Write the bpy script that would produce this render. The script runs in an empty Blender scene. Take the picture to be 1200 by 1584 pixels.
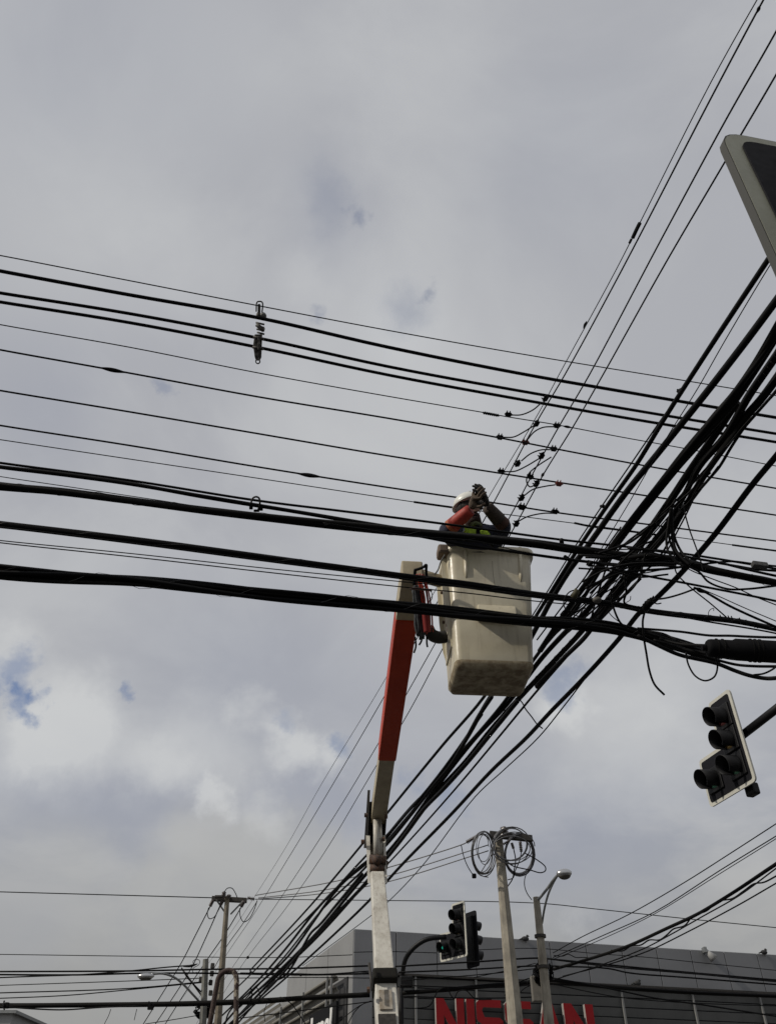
import bpy, bmesh, math, random
from mathutils import Vector, Matrix
R = math.radians
random.seed(7)
sc = bpy.context.scene
COL = sc.collection

# ------------------------------------------------------------------ camera
F_PX, PITCH = 1243.0, R(39.6)
cam_d = bpy.data.cameras.new('camera'); cam = bpy.data.objects.new('camera', cam_d); COL.objects.link(cam)
cam_d.sensor_fit = 'VERTICAL'; cam_d.sensor_height = 36.0; cam_d.lens = 36.0 * F_PX / 1584.0
cam_d.clip_start = 0.05; cam_d.clip_end = 3000
CP = Vector((0, 0, 1.6)); cam.location = CP; cam.rotation_euler = (R(90) + PITCH, 0, 0)
sc.camera = cam
FW = Vector((0, math.cos(PITCH), math.sin(PITCH))); UP = Vector((0, -math.sin(PITCH), math.cos(PITCH))); RT = Vector((1, 0, 0))
def ray(px, py): return FW + RT * ((px - 600) / F_PX) + UP * ((792 - py) / F_PX)
def P(px, py, d): return CP + ray(px, py) * d                      # a pixel of the photograph at a real depth
def dH(py, H): return (H - 1.6) / (math.sin(PITCH) + (792 - py) / F_PX * math.cos(PITCH))
def proj(v):
    w = v - CP; z = w.dot(FW)
    return 600 + F_PX * w.dot(RT) / z, 792 - F_PX * w.dot(UP) / z
def PY(px, py, Y):                                                  # pixel at ground distance Y
    r = ray(px, py); return CP + r * (Y / r.y)

# ------------------------------------------------------------------ view, sun, sky
sc.view_settings.view_transform = 'Standard'; sc.view_settings.look = 'None'
sc.view_settings.exposure = 0.12; sc.view_settings.gamma = 1
SUN = Vector((-0.74, -0.30, 0.62)).normalized()
sl = bpy.data.lights.new('sun', 'SUN'); sl.energy = 2.3; sl.angle = R(1.5); sl.color = (1.0, 0.93, 0.82)
so = bpy.data.objects.new('sun', sl); COL.objects.link(so); so.rotation_euler = SUN.to_track_quat('Z', 'Y').to_euler()
world = bpy.data.worlds.new('World'); sc.world = world; world.use_nodes = True
def build_sky():
    nt = world.node_tree; N = nt.nodes; L = nt.links; N.clear()
    out = N.new('ShaderNodeOutputWorld'); bg = N.new('ShaderNodeBackground'); L.new(bg.outputs[0], out.inputs[0])
    tc = N.new('ShaderNodeTexCoord'); D = tc.outputs['Generated']
    def math_(op, a, b=None, c=None, clamp=False):
        n = N.new('ShaderNodeMath'); n.operation = op; n.use_clamp = clamp
        for i, v in enumerate((a, b, c)):
            if v is None: continue
            if isinstance(v, (int, float)): n.inputs[i].default_value = v
            else: L.new(v, n.inputs[i])
        return n.outputs[0]
    def vm(op, a, b):
        n = N.new('ShaderNodeVectorMath'); n.operation = op
        for i, v in enumerate((a, b)):
            if isinstance(v, (tuple, Vector)): n.inputs[i].default_value = v
            else: L.new(v, n.inputs[i])
        return n
    def noise(vec, s, det=6, rough=.55, dist=0):
        n = N.new('ShaderNodeTexNoise'); n.inputs['Scale'].default_value = s; n.inputs['Detail'].default_value = det
        n.inputs['Roughness'].default_value = rough; n.inputs['Distortion'].default_value = dist; L.new(vec, n.inputs['Vector']); return n
    def rng(v, a, b, c, d, smooth=True):
        n = N.new('ShaderNodeMapRange'); n.interpolation_type = 'SMOOTHSTEP' if smooth else 'LINEAR'
        for i, x in zip((1, 2, 3, 4), (a, b, c, d)): n.inputs[i].default_value = x
        L.new(v, n.inputs[0]); return n.outputs[0]
    def mix(f, a, b):
        n = N.new('ShaderNodeMix'); n.data_type = 'RGBA'
        if isinstance(f, float): n.inputs[0].default_value = f
        else: L.new(f, n.inputs[0])
        for i, v in ((6, a), (7, b)):
            if isinstance(v, tuple): n.inputs[i].default_value = (*v, 1)
            else: L.new(v, n.inputs[i])
        return n.outputs[2]
    sep = N.new('ShaderNodeSeparateXYZ'); L.new(D, sep.inputs[0])
    zz = math_('MAXIMUM', sep.outputs[2], 0.02); zz = math_('ADD', zz, 0.22)
    cx = math_('DIVIDE', sep.outputs[0], zz); cy = math_('DIVIDE', sep.outputs[1], zz)
    cmb = N.new('ShaderNodeCombineXYZ'); L.new(cx, cmb.inputs[0]); L.new(cy, cmb.inputs[1])
    cv = cmb.outputs[0]
    wob = noise(D, 7.0, 8, .62)
    w1 = vm('SUBTRACT', wob.outputs['Color'], (.5, .5, .5)); w2 = vm('SCALE', w1.outputs[0], (0, 0, 0)); w2.inputs['Scale'].default_value = .13
    Dw = vm('ADD', D, w2.outputs[0]).outputs[0]
    wob3 = noise(D, 22.0, 8, .6); w3 = vm('SUBTRACT', wob3.outputs['Color'], (.5, .5, .5)); w4 = vm('SCALE', w3.outputs[0], (0, 0, 0)); w4.inputs['Scale'].default_value = .085
    Dg = vm('ADD', D, w4.outputs[0]).outputs[0]
    def blob(px, py, rx, k=1.0, src=None, e=.1):
        v = ray(px, py).normalized()
        dn = vm('DISTANCE', src or Dw, tuple(v)).outputs['Value']
        r = rx / F_PX * .85
        return math_('MULTIPLY', rng(dn, r * e, r, 1, 0), k)
    def acc(lst):
        o = lst[0]
        for x in lst[1:]: o = math_('ADD', o, x, clamp=False)
        return math_('MINIMUM', o, 1.0)
    # base tone: high deck is even light grey, lower deck broken into lighter tops and blue-grey bellies
    nA = noise(cv, 1.1, 7, .5, .3); nB = noise(cv, 3.2, 9, .58, .2); nC = noise(cv, .45, 4, .5)
    low = rng(sep.outputs[2], .10, .58, 1, 0)
    hi = mix(rng(nC.outputs[0], .35, .65, 0, 1), (.40, .40, .412), (.475, .475, .475))
    hi = mix(math_('MULTIPLY', rng(nA.outputs[0], .30, .62, 0, 1), .6), (.37, .372, .392), hi)
    nD = noise(cv, 2.6, 8, .55, .4); nE = noise(cv, .9, 6, .5, .6)
    hi = mix(math_('MULTIPLY', rng(nD.outputs[0], .40, .66, 0, 1), .55), hi, (.50, .50, .498))
    hi = mix(math_('MULTIPLY', rng(nE.outputs[0], .50, .68, 0, 1), .5), hi, (.355, .355, .385))
    lo = mix(rng(nA.outputs[0], .38, .60, 0, 1), (.31, .325, .365), (.44, .44, .435))
    lo = mix(math_('MULTIPLY', rng(nB.outputs[0], .42, .66, 0, 1), .6), lo, (.52, .515, .50))
    base = mix(low, hi, lo)
    hor = rng(sep.outputs[2], .12, .34, .85, 0)
    base = mix(hor, base, (.30, .293, .275))
    dark = acc([blob(480, 1110, 330, .6, D), blob(300, 1010, 260, .4, D), blob(160, 60, 330, .4, D), blob(860, 240, 260, .35, D), blob(30, 170, 150, .2),
                blob(740, 1250, 230, .6, D), blob(0, 1215, 110, .55), blob(100, 1225, 110, .6), blob(190, 1245, 110, .75), blob(270, 1235, 90, .6), blob(430, 1225, 110, .7), blob(505, 1265, 110, .8),
                blob(520, 330, 150, .3), blob(930, 1300, 200, .5, D), blob(620, 490, 110, .4), blob(40, 1420, 130, .45, D), blob(250, 1450, 150, .3, D), blob(60, 590, 180, .4, D), blob(60, 690, 150, .25, D)])
    base = mix(math_('MULTIPLY', dark, .62), base, (.275, .29, .345))
    dome = acc([blob(330, 1370, 150, .9, Dg, .45), blob(430, 1340, 130, .8, Dg, .5), blob(530, 1390, 120, .7, Dg, .4), blob(240, 1400, 110, .6, Dg, .3), blob(80, 1360, 140, .5, Dw, .1)])
    base = mix(math_('MULTIPLY', dome, .6), base, (.40, .394, .375))
    lit = acc([blob(95, 1100, 120, .85), blob(140, 1150, 130, .8), blob(20, 1000, 70, .8), blob(300, 1140, 130, .6), blob(250, 1185, 90, .6), blob(450, 1148, 75, 1., Dg), blob(500, 1170, 60, .7, Dg), blob(335, 1235, 50, .9, Dg), blob(410, 1255, 60, .5, Dg),
               blob(390, 1090, 60, .5, Dg), blob(960, 1130, 190, .6), blob(870, 1095, 70, .8, Dg), blob(620, 495, 110, .35), blob(640, 660, 420, .5, D), blob(905, 1448, 40, .45, Dw), blob(470, 420, 90, .3), blob(30, 1165, 100, .6), blob(110, 330, 300, .35, D), blob(330, 90, 240, .3, D), blob(640, 120, 200, .3), blob(300, 420, 160, .25), blob(700, 980, 160, .3)])
    base = mix(math_('MULTIPLY', lit, .68), base, (.60, .597, .58))
    sky = N.new('ShaderNodeTexSky'); sky.sky_type = 'NISHITA'; sky.sun_disc = False
    sky.sun_elevation = math.asin(SUN.z); sky.sun_rotation = math.atan2(SUN.x, SUN.y); sky.air_density = 1.2
    sk = vm('SCALE', sky.outputs[0], (0, 0, 0)); sk.inputs['Scale'].default_value = 1.0; sk0 = vm('MULTIPLY', sk.outputs[0], (.094, .084, .088)); sk = sk0
    gap = acc([blob(35, 1083, 42, .8, Dg), blob(66, 1078, 26, .6, Dg), blob(25, 1030, 48, .6, Dg), blob(8, 1070, 36, .6, Dg), blob(45, 1112, 22, .5, Dg), blob(652, 456, 26, .4, Dg, 0.), blob(630, 470, 62, .3, Dw, 0.), blob(556, 328, 26, .35, Dg, 0.), blob(525, 310, 66, .22, Dw, 0.),
               blob(862, 1062, 40, .5, Dg), blob(893, 1045, 40, .35, Dg), blob(700, 1222, 46, .4, Dg), blob(250, 603, 22, .35, Dg), blob(520, 1152, 30, .5, Dg), blob(450, 1115, 26, .3, Dg), blob(497, 480, 24, .3, Dg), blob(200, 1080, 20, .6, Dg), blob(640, 1215, 30, .25, Dg)])
    base = mix(gap, base, sk.outputs[0])
    base = vm('MULTIPLY', base, (.98, 1.0, 1.028)).outputs[0]
    L.new(base, bg.inputs[0]); bg.inputs[1].default_value = 1.0
build_sky()

# ------------------------------------------------------------------ helpers
MATS = {}
def mat(name, c, rough=.6, metal=0., var=0., scale=8., c2=None, bump=0., thr=(.4, .65), spec=.5, emit=None, obj_coord=True, det=6):
    if name in MATS: return MATS[name]
    m = bpy.data.materials.new(name); m.use_nodes = True; nt = m.node_tree; b = nt.nodes['Principled BSDF']
    b.inputs['Base Color'].default_value = (*c, 1); b.inputs['Roughness'].default_value = rough; b.inputs['Metallic'].default_value = metal
    b.inputs['Specular IOR Level'].default_value = spec
    if emit: b.inputs['Emission Color'].default_value = (*emit[:3], 1); b.inputs['Emission Strength'].default_value = emit[3]
    if var or c2 or bump:
        tc = nt.nodes.new('ShaderNodeTexCoord'); n = nt.nodes.new('ShaderNodeTexNoise')
        n.inputs['Scale'].default_value = scale; n.inputs['Detail'].default_value = det; n.inputs['Roughness'].default_value = .62
        nt.links.new(tc.outputs['Object'], n.inputs['Vector'])
        mr = nt.nodes.new('ShaderNodeMapRange'); mr.inputs[1].default_value = thr[0]; mr.inputs[2].default_value = thr[1]
        nt.links.new(n.outputs[0], mr.inputs[0])
        mx = nt.nodes.new('ShaderNodeMix'); mx.data_type = 'RGBA'
        mx.inputs[6].default_value = (*c, 1); cc = c2 or tuple(x * (1 - var) for x in c); mx.inputs[7].default_value = (*cc, 1)
        nt.links.new(mr.outputs[0], mx.inputs[0]); nt.links.new(mx.outputs[2], b.inputs['Base Color'])
        n2 = nt.nodes.new('ShaderNodeTexNoise'); n2.inputs['Scale'].default_value = scale * 6; n2.inputs['Detail'].default_value = 4
        nt.links.new(tc.outputs['Object'], n2.inputs['Vector'])
        m2 = nt.nodes.new('ShaderNodeMapRange'); m2.inputs[3].default_value = rough - .12; m2.inputs[4].default_value = min(1, rough + .15)
        nt.links.new(n2.outputs[0], m2.inputs[0]); nt.links.new(m2.outputs[0], b.inputs['Roughness'])
        if bump:
            bp = nt.nodes.new('ShaderNodeBump'); bp.inputs['Strength'].default_value = bump; bp.inputs['Distance'].default_value = .01
            nt.links.new(n2.outputs[0], bp.inputs['Height']); nt.links.new(bp.outputs[0], b.inputs['Normal'])
    MATS[name] = m; return m
def streaks(m, amount, dark, sc_=(9, 9, .8), lo=.52, hi=.72, seed=3.):
    nt = m.node_tree; b = nt.nodes['Principled BSDF']; src = b.inputs['Base Color'].links[0].from_socket
    tc = nt.nodes.new('ShaderNodeTexCoord'); mp = nt.nodes.new('ShaderNodeMapping'); mp.inputs['Scale'].default_value = sc_; mp.inputs['Location'].default_value = (seed, 0, 0); nt.links.new(tc.outputs['Object'], mp.inputs[0])
    n = nt.nodes.new('ShaderNodeTexNoise'); n.inputs['Scale'].default_value = 2.5; n.inputs['Detail'].default_value = 9; n.inputs['Roughness'].default_value = .68; nt.links.new(mp.outputs[0], n.inputs['Vector'])
    r_ = nt.nodes.new('ShaderNodeMapRange'); r_.inputs[1].default_value = lo; r_.inputs[2].default_value = hi; r_.inputs[4].default_value = amount; nt.links.new(n.outputs[0], r_.inputs[0])
    x = nt.nodes.new('ShaderNodeMix'); x.data_type = 'RGBA'; x.inputs[7].default_value = (*dark, 1); nt.links.new(r_.outputs[0], x.inputs[0]); nt.links.new(src, x.inputs[6]); nt.links.new(x.outputs[2], b.inputs['Base Color'])
BLK = mat('black_sheath', (.0035, .0035, .004), .6, spec=.12)
BLK2 = mat('weathered_sheath', (.008, .0075, .007), .7, var=.5, scale=30, spec=.15)

ALU = mat('dull_aluminium', (.10, .10, .10), .5, .3, var=.4, scale=40)
CONC = mat('aged_concrete', (.34, .31, .25), .9, var=.35, scale=3, bump=.3, c2=(.22, .20, .165))
GALV = mat('galvanised_steel', (.30, .31, .31), .45, .7, var=.3, scale=20)
DSTEEL = mat('dark_steel', (.05, .045, .04), .6, .3, var=.5, scale=30)

class MB:
    def __init__(s): s.v = []; s.f = []; s.mi = []; s.cur = 0
    def add(s, vs, fs):
        o = len(s.v); s.v += [tuple(x) for x in vs]; s.f += [tuple(i + o for i in f) for f in fs]; s.mi += [s.cur] * len(fs); return s
    def box(s, c, sx, sy, sz, ax=None):
        X, Y, Z = ax or (Vector((1, 0, 0)), Vector((0, 1, 0)), Vector((0, 0, 1))); c = Vector(c)
        vs = [c + X * (i * sx / 2) + Y * (j * sy / 2) + Z * (k * sz / 2) for i in (-1, 1) for j in (-1, 1) for k in (-1, 1)]
        return s.add(vs, [(0, 1, 3, 2), (4, 6, 7, 5), (0, 4, 5, 1), (2, 3, 7, 6), (0, 2, 6, 4), (1, 5, 7, 3)])
    def tube(s, pts, r, n=8, cap=True):
        pts = [Vector(p) for p in pts]; m = len(pts); rr = r if isinstance(r, (list, tuple)) else [r] * m
        t0 = (pts[1] - pts[0]).normalized(); ref = Vector((0, 0, 1)) if abs(t0.z) < .9 else Vector((1, 0, 0))
        u = t0.cross(ref).normalized(); vs = []
        for i, p in enumerate(pts):
            t = (pts[min(i + 1, m - 1)] - pts[max(i - 1, 0)])
            t = t.normalized() if t.length > 1e-9 else t0
            u = (u - t * u.dot(t)); u = u.normalized() if u.length > 1e-6 else t.orthogonal().normalized(); w = t.cross(u)
            for k in range(n):
                a = 2 * math.pi * k / n; vs.append(p + (u * math.cos(a) + w * math.sin(a)) * rr[i])
        fs = [(i * n + k, i * n + (k + 1) % n, (i + 1) * n + (k + 1) % n, (i + 1) * n + k) for i in range(m - 1) for k in range(n)]
        if cap: fs += [tuple(range(n))[::-1], tuple((m - 1) * n + k for k in range(n))]
        return s.add(vs, fs)
    def loft(s, loops, cap=(True, True)):
        n = len(loops[0]); vs = [v for l in loops for v in l]
        fs = [(i * n + k, i * n + (k + 1) % n, (i + 1) * n + (k + 1) % n, (i + 1) * n + k) for i in range(len(loops) - 1) for k in range(n)]
        if cap[0]: fs.append(tuple(range(n))[::-1])
        if cap[1]: fs.append(tuple((len(loops) - 1) * n + k for k in range(n)))
        return s.add(vs, fs)
    def prism(s, poly, O, X, Y, N, t):                               # polygon in the plane O,X,Y pushed out by t along N
        a = [O + X * p[0] + Y * p[1] for p in poly]; b = [v + N * t for v in a]
        return s.loft([a, b])
    def sphere(s, c, rx, ry=None, rz=None, n=16, m=10, ax=None, top=None):
        ry = ry or rx; rz = rz or rx; X, Y, Z = ax or (Vector((1, 0, 0)), Vector((0, 1, 0)), Vector((0, 0, 1))); c = Vector(c)
        loops = []
        for j in range(m + 1):
            ph = -math.pi / 2 + math.pi * max(.004, min(.996, j / m)); 
            loops.append([c + X * (rx * math.cos(ph) * math.cos(2 * math.pi * k / n)) + Y * (ry * math.cos(ph) * math.sin(2 * math.pi * k / n)) + Z * (rz * math.sin(ph)) for k in range(n)])
        return s.loft(loops)
    def build(s, name, m, parent=None, smooth=False, bevel=0):
        me = bpy.data.meshes.new(name); me.from_pydata(s.v, [], s.f)
        ms = m if isinstance(m, (list, tuple)) else [m]
        for x in ms: me.materials.append(x)
        if len(ms) > 1: me.polygons.foreach_set('material_index', s.mi)
        bm = bmesh.new(); bm.from_mesh(me); bmesh.ops.recalc_face_normals(bm, faces=bm.faces); bm.to_mesh(me); bm.free()
        if smooth: me.polygons.foreach_set('use_smooth', [True] * len(me.polygons))
        o = bpy.data.objects.new(name, me); COL.objects.link(o)
        if parent: o.parent = parent
        if bevel:
            b = o.modifiers.new('edge', 'BEVEL'); b.width = bevel; b.segments = 2; b.limit_method = 'ANGLE'
        if smooth == 'auto' or bevel:
            try: me.shade_smooth() if False else None
            except Exception: pass
        return o
def tag(o, label=None, cat=None, group=None, kind=None):
    if label: o['label'] = label
    if cat: o['category'] = cat
    if group: o['group'] = group
    if kind: o['kind'] = kind
    return o
def empty(name, label, cat, group=None, loc=(0, 0, 0)):
    o = bpy.data.objects.new(name, None); COL.objects.link(o); o.location = loc; o.empty_display_size = .1
    return tag(o, label, cat, group)
def smooth_path(pts, seg=6):
    pts = [Vector(p) for p in pts]
    if len(pts) == 2: return [pts[0].lerp(pts[1], i / 8) for i in range(9)]
    ex = [pts[0] * 2 - pts[1]] + pts + [pts[-1] * 2 - pts[-2]]; out = []
    for i in range(1, len(ex) - 2):
        a, b, c, d = ex[i - 1:i + 3]
        t1 = 0; t2 = max((b - c).length, 1e-6) ** .5; t0 = -max((a - b).length, 1e-6) ** .5; t3 = t2 + max((c - d).length, 1e-6) ** .5
        for k in range(seg):
            t = t2 * k / seg
            A1 = a * ((t1 - t) / (t1 - t0)) + b * ((t - t0) / (t1 - t0)); A2 = b * ((t2 - t) / (t2 - t1)) + c * ((t - t1) / (t2 - t1)); A3 = c * ((t3 - t) / (t3 - t2)) + d * ((t - t2) / (t3 - t2))
            B1 = A1 * ((t2 - t) / (t2 - t0)) + A2 * ((t - t0) / (t2 - t0)); B2 = A2 * ((t3 - t) / (t3 - t1)) + A3 * ((t - t1) / (t3 - t1))
            out.append(B1 * ((t2 - t) / (t2 - t1)) + B2 * ((t - t1) / (t2 - t1)))
    out.append(pts[-1]); return out
def path3(pts, d0, d1, seg=6):
    """photograph points of one span; depth runs between the two real end depths as along a straight span"""
    a = Vector(pts[0]); b = Vector(pts[-1]); L = (b - a)
    o = []
    for p in pts:
        t = (Vector(p) - a).dot(L) / L.length_squared if L.length > 0 else 0
        o.append(P(p[0], p[1], 1 / ((1 - t) / d0 + t / d1)))
    return smooth_path(o, seg)
def path2(pts, d0, d1, seg=6):
    n = len(pts) - 1
    return smooth_path([P(p[0], p[1], d0 + (d1 - d0) * i / n) for i, p in enumerate(pts)], seg)
KW = 1.0
def wire(name, label, cat, pts, w, H=None, d=None, wat=.5, group=None, m=None, seg=6, loop=False, parent=None, sides=7):
    d0, d1 = d if d else (dH(pts[0][1], H[0]), dH(pts[-1][1], H[1]))
    p3 = path2(pts, d0, d1, seg) if loop else path3(pts, d0, d1, seg)
    dm = 1 / ((1 - wat) / d0 + wat / d1)
    o = MB().tube(p3, w * KW * dm / F_PX / 2, sides).build(name, m or BLK, parent, True)
    if label: tag(o, label, cat, group)
    return o

# ------------------------------------------------------------------ ground
def plane(name, x0, x1, y0, y1, z, m):
    n = 1; o = MB().add([(x0, y0, z), (x1, y0, z), (x1, y1, z), (x0, y1, z)], [(0, 1, 2, 3)]).build(name, m); return tag(o, kind='structure')
plane('ground', -900, 900, -900, 1500, 0, mat('dark_earth', (.055, .052, .048), .95, var=.3, scale=.3))
plane('road', -60, 60, -6, 17, .004, mat('asphalt', (.05, .05, .052), .9, var=.3, scale=4, bump=.3))
pv = MB().box((0, 23, .06), 120, 11.9, .12).build('pavement', mat('paving', (.16, .155, .145), .9, var=.3, scale=2)); tag(pv, kind='structure')

# ------------------------------------------------------------------ building
def az(a): return Vector((math.sin(R(a)), math.cos(R(a)), 0))
Z = Vector((0, 0, 1))
CORN = P(547, 1438, 1); k_ = (9.0 - 1.6) / (CORN.z - 1.6); CORN = CP + (CORN - CP) * k_   # roof corner, 9 m up
U1 = az(75.4); N1 = Vector((U1.y, -U1.x, 0)); U2 = az(-19.3); N2 = Vector((-U2.y, U2.x, 0))
def on_plane(px, py, O, N):
    r = ray(px, py); return CP + r * ((O - CP).dot(N) / r.dot(N))
def uz1(px, py, off=0): q = on_plane(px, py, CORN + N1 * off, N1) - CORN; return q.dot(U1), q.z + CORN.z
def uz2(px, py, off=0): q = on_plane(px, py, CORN + N2 * off, N2) - CORN; return q.dot(U2), q.z + CORN.z
BASE = Vector((CORN.x, CORN.y, 0))
bl = empty('showroom_building', 'grey panelled showroom building with flat roof and louvred front', 'building', loc=tuple(BASE))
def lb(mb, name, m, parent, smooth=False, bevel=0):                 # build with parent's location removed
    o = mb.build(name, m, None, smooth, bevel); o.parent = parent; p = parent; off = Vector((0, 0, 0))
    while p: off += Vector(p.location); p = p.parent
    o.data.transform(Matrix.Translation(-off)); return o
PAN = mat('composite_panel', (.20, .204, .215), .5, .0, var=.12, scale=.6)
PAN2 = mat('panel_light', (.24, .243, .245), .55, var=.12, scale=.5)
SLM = mat('slat_paint', (.12, .122, .12), .55, var=.2, scale=1)
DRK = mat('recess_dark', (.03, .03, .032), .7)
LEN = 32.0
Lw = abs(uz2(445, 1514)[0])
# core volume
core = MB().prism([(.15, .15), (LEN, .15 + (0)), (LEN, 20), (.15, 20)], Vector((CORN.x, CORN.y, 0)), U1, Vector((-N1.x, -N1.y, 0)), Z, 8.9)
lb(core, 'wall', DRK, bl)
ub = uz1(735, 1513)[1]
pn = MB(); seams = [0, uz1(612, 1450)[0], uz1(674, 1450)[0], uz1(733, 1450)[0]]
stp = seams[3] - seams[2]
while seams[-1] < LEN: seams.append(seams[-1] + stp)
for a, b in zip(seams[:-1], seams[1:]):
    zm = (9.0 + ub) / 2
    for z0, z1 in ((ub, 9.0),):
        c = BASE + U1 * ((a + b) / 2) + Z * ((z0 + z1) / 2) + N1 * .03
        pn.box(c, b - a - .03, .1, z1 - z0, (U1, N1, Z))
cap = pn.build('parapet_panels', PAN); cap.parent = bl; cap.data.transform(Matrix.Translation(-BASE)); m_ = cap.modifiers.new('e', 'BEVEL'); m_.width = .008; m_.segments = 1
rf = lb(MB().box(BASE + U1 * (LEN / 2) - N1 * 1.5 + Z * 9.02, LEN - .1, 2.8, .05, (U1, N1, Z)), 'roof', GALV, bl)
# corner pier
x1 = uz1(575, 1540)[0]
lb(MB().box(BASE + U1 * (x1 / 2) + N1 * .02 + Z * (ub / 2 - .01), x1, .12, ub - .02, (U1, N1, Z)), 'corner_pier', PAN, bl)
# louvre field of the long face
sl_ = MB(); zt = ub - .12; pitch_s = .34
k = 0
while zt - k * pitch_s > .6:
    z = zt - k * pitch_s; tilt = (U1, (N1 * .8 + Z * -.6).normalized(), (Z * .8 + N1 * .6).normalized())
    sl_.box(BASE + U1 * ((LEN + x1) / 2) + N1 * .10 + Z * (z - .15), LEN - x1, .03, .30, (U1, (N1 - Z * .28).normalized(), (Z + N1 * .28).normalized())); k += 1
lo_ = lb(sl_, 'louvre', SLM, bl)
for px in (733, 955, 1063, 1165, 1262, 640):
    u = uz1(px, 1530)[0]
    lb(MB().box(BASE + U1 * u + N1 * .24 + Z * (ub / 2 - .05), .07, .08, ub - .1, (U1, N1, Z)), 'mullion', mat('mullion_paint', (.19, .19, .185), .6), bl)
lb(MB().box(BASE + U1 * ((LEN + x1) / 2) + N1 * .22 + Z * (ub - .05), LEN - x1, .2, .07, (U1, N1, Z)), 'head_flashing', DSTEEL, bl)
# left face
zb_ = uz2(530, 1512)[1]
def lwall(u0, u1, z0, z1, t, off, name, m): 
    return lb(MB().box(BASE + U2 * ((u0 + u1) / 2) + N2 * (off) + Z * ((z0 + z1) / 2), u1 - u0, t, z1 - z0, (U2, N2, Z)), name, m, bl)
lwall(0.02, Lw, 0, 9.0, .1, -.05, 'side_wall', PAN2)
for u in (Lw * .33, Lw * .66): lwall(u - .012, u + .012, 0, 9.0, .006, .002, 'panel_joint', DRK)
s2 = MB()
u0, u1 = .9, Lw + .5
for i in range(9):
    z = zb_ - .1 - i * .36
    s2.box(BASE + U2 * ((u0 + u1) / 2) + N2 * (.32) + Z * z, u1 - u0, .04, .16, (U2, (N2 - Z * .5).normalized(), (Z + N2 * .5).normalized()))
    s2.tube([BASE + U2 * u0 + N2 * .44 + Z * (z + .08), BASE + U2 * u1 + N2 * .44 + Z * (z + .08)], .06, 8)
lb(s2, 'side_louvre', mat('slat_warm', (.19, .18, .155), .55, var=.2, scale=1), bl)
for u in (.75, 1.35, 5.0, 9.0):
    if u < Lw: lwall(u - .05, u + .05, 0, zb_, .07, .6, 'louvre_post', mat('mullion_paint', (.19, .19, .185)))
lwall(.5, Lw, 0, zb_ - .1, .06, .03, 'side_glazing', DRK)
# lower wing beyond
lwall(Lw + .6, Lw + 16, 0, uz2(420, 1552)[1], .3, -.6, 'rear_wing_wall', PAN2)
s3 = MB()
for i in range(14):
    z = uz2(420, 1556)[1] - i * .27
    s3.box(BASE + U2 * (Lw + 6) + N2 * .1 + Z * z, 10.5, .04, .13, (U2, (N2 - Z * .4).normalized(), (Z + N2 * .4).normalized()))
lb(s3, 'rear_louvre', mat('slat_warm', (.19, .18, .155)), bl)

# front letters
RED = mat('sign_red', (.27, .006, .009), .45, var=.15, scale=2, spec=.25); SIDE = mat('letter_return', (.33, .31, .29), .5)
def letters(name, strokes, O, U, N, H, depth, face, side, parent, shift):
    for nm, polys in strokes:
        mb = MB()
        for poly in polys: mb.prism([(x, y * H) for x, y in poly], O, U, Z, N, depth)
        fc = MB()
        for poly in polys: fc.prism([(x + (.0), y * H) for x, y in poly], O + N * (depth + .002), U, Z, N, .012)
        o = lb(mb, 'letter', side, parent); fc_o = lb(fc, 'face', face, parent); fc_o.parent = o
ox, ot = uz1(673, 1543, .5); oe = uz1(915, 1553, .5)[0]; W = oe - ox
HL = 1.42; ztop = ot
sg = empty('showroom_sign', 'big red channel letters reading NISSAN on the grey louvred front', 'sign', loc=tuple(BASE + N1 * .36))
def lx(px): return uz1(px, 1560, .5)[0]
def Nn(a, b):
    w = b - a; t = w * .27
    return [[(a, 0), (a + t, 0), (a + t, 1), (a, 1)], [(b - t, 0), (b, 0), (b, 1), (b - t, 1)], [(a + t * .98, 1), (a + t * .98, .62), (b - t * .98, 0), (b - t * .98, .38)]]
def Ss(a, b):
    t = .22; w = b - a; q = w * .3; c = .07
    return [[(a + w * .12, 1), (b - w * .04, 1), (b - w * .04, 1 - t * .8), (a + q * .9, 1 - t * .8), (a + q * .7, 1 - t * 1.1), (a, 1 - t * .9), (a + w * .02, .93)],
            [(a, 1 - t * .9), (a + q * .7, 1 - t * 1.1), (a + q, .6), (b - w * .12, .6), (b, .52), (b, .48), (b - q, .42), (a + q * .8, .42), (a + w * .05, .5), (a, .56)],
            [(b, .5), (b, .12), (b - w * .1, 0), (b - q * .9, .16), (b - q, .22), (b - q, .43)],
            [(a + w * .02, 0), (b - w * .1, 0), (b - q * .95, .18), (a + w * .02, .18)]]
def Aa(a, b):
    w = b - a; t = w * .27; m = (a + b) / 2
    return [[(a, 0), (a + t, 0), (m + t * .35, 1), (m - t * .55, 1)], [(b - t, 0), (b, 0), (m + t * .55, 1), (m - t * .3, .995)], [(a + t * .8, .22), (b - t * .8, .22), (b - t, .38), (a + t, .38)]]
st = [('N', Nn(lx(674), lx(717))), ('I', [[(lx(721), 0), (lx(733), 0), (lx(733), 1), (lx(721), 1)]]), ('S', Ss(lx(736), lx(776))), ('S', Ss(lx(780), lx(822))),
      ('A', Aa(lx(826), lx(868))), ('N', Nn(lx(871), lx(916)))]
letters('s', st, BASE + N1 * .36 + Z * (ztop - HL), U1, N1, HL, .16, RED, SIDE, sg, 0)
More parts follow.
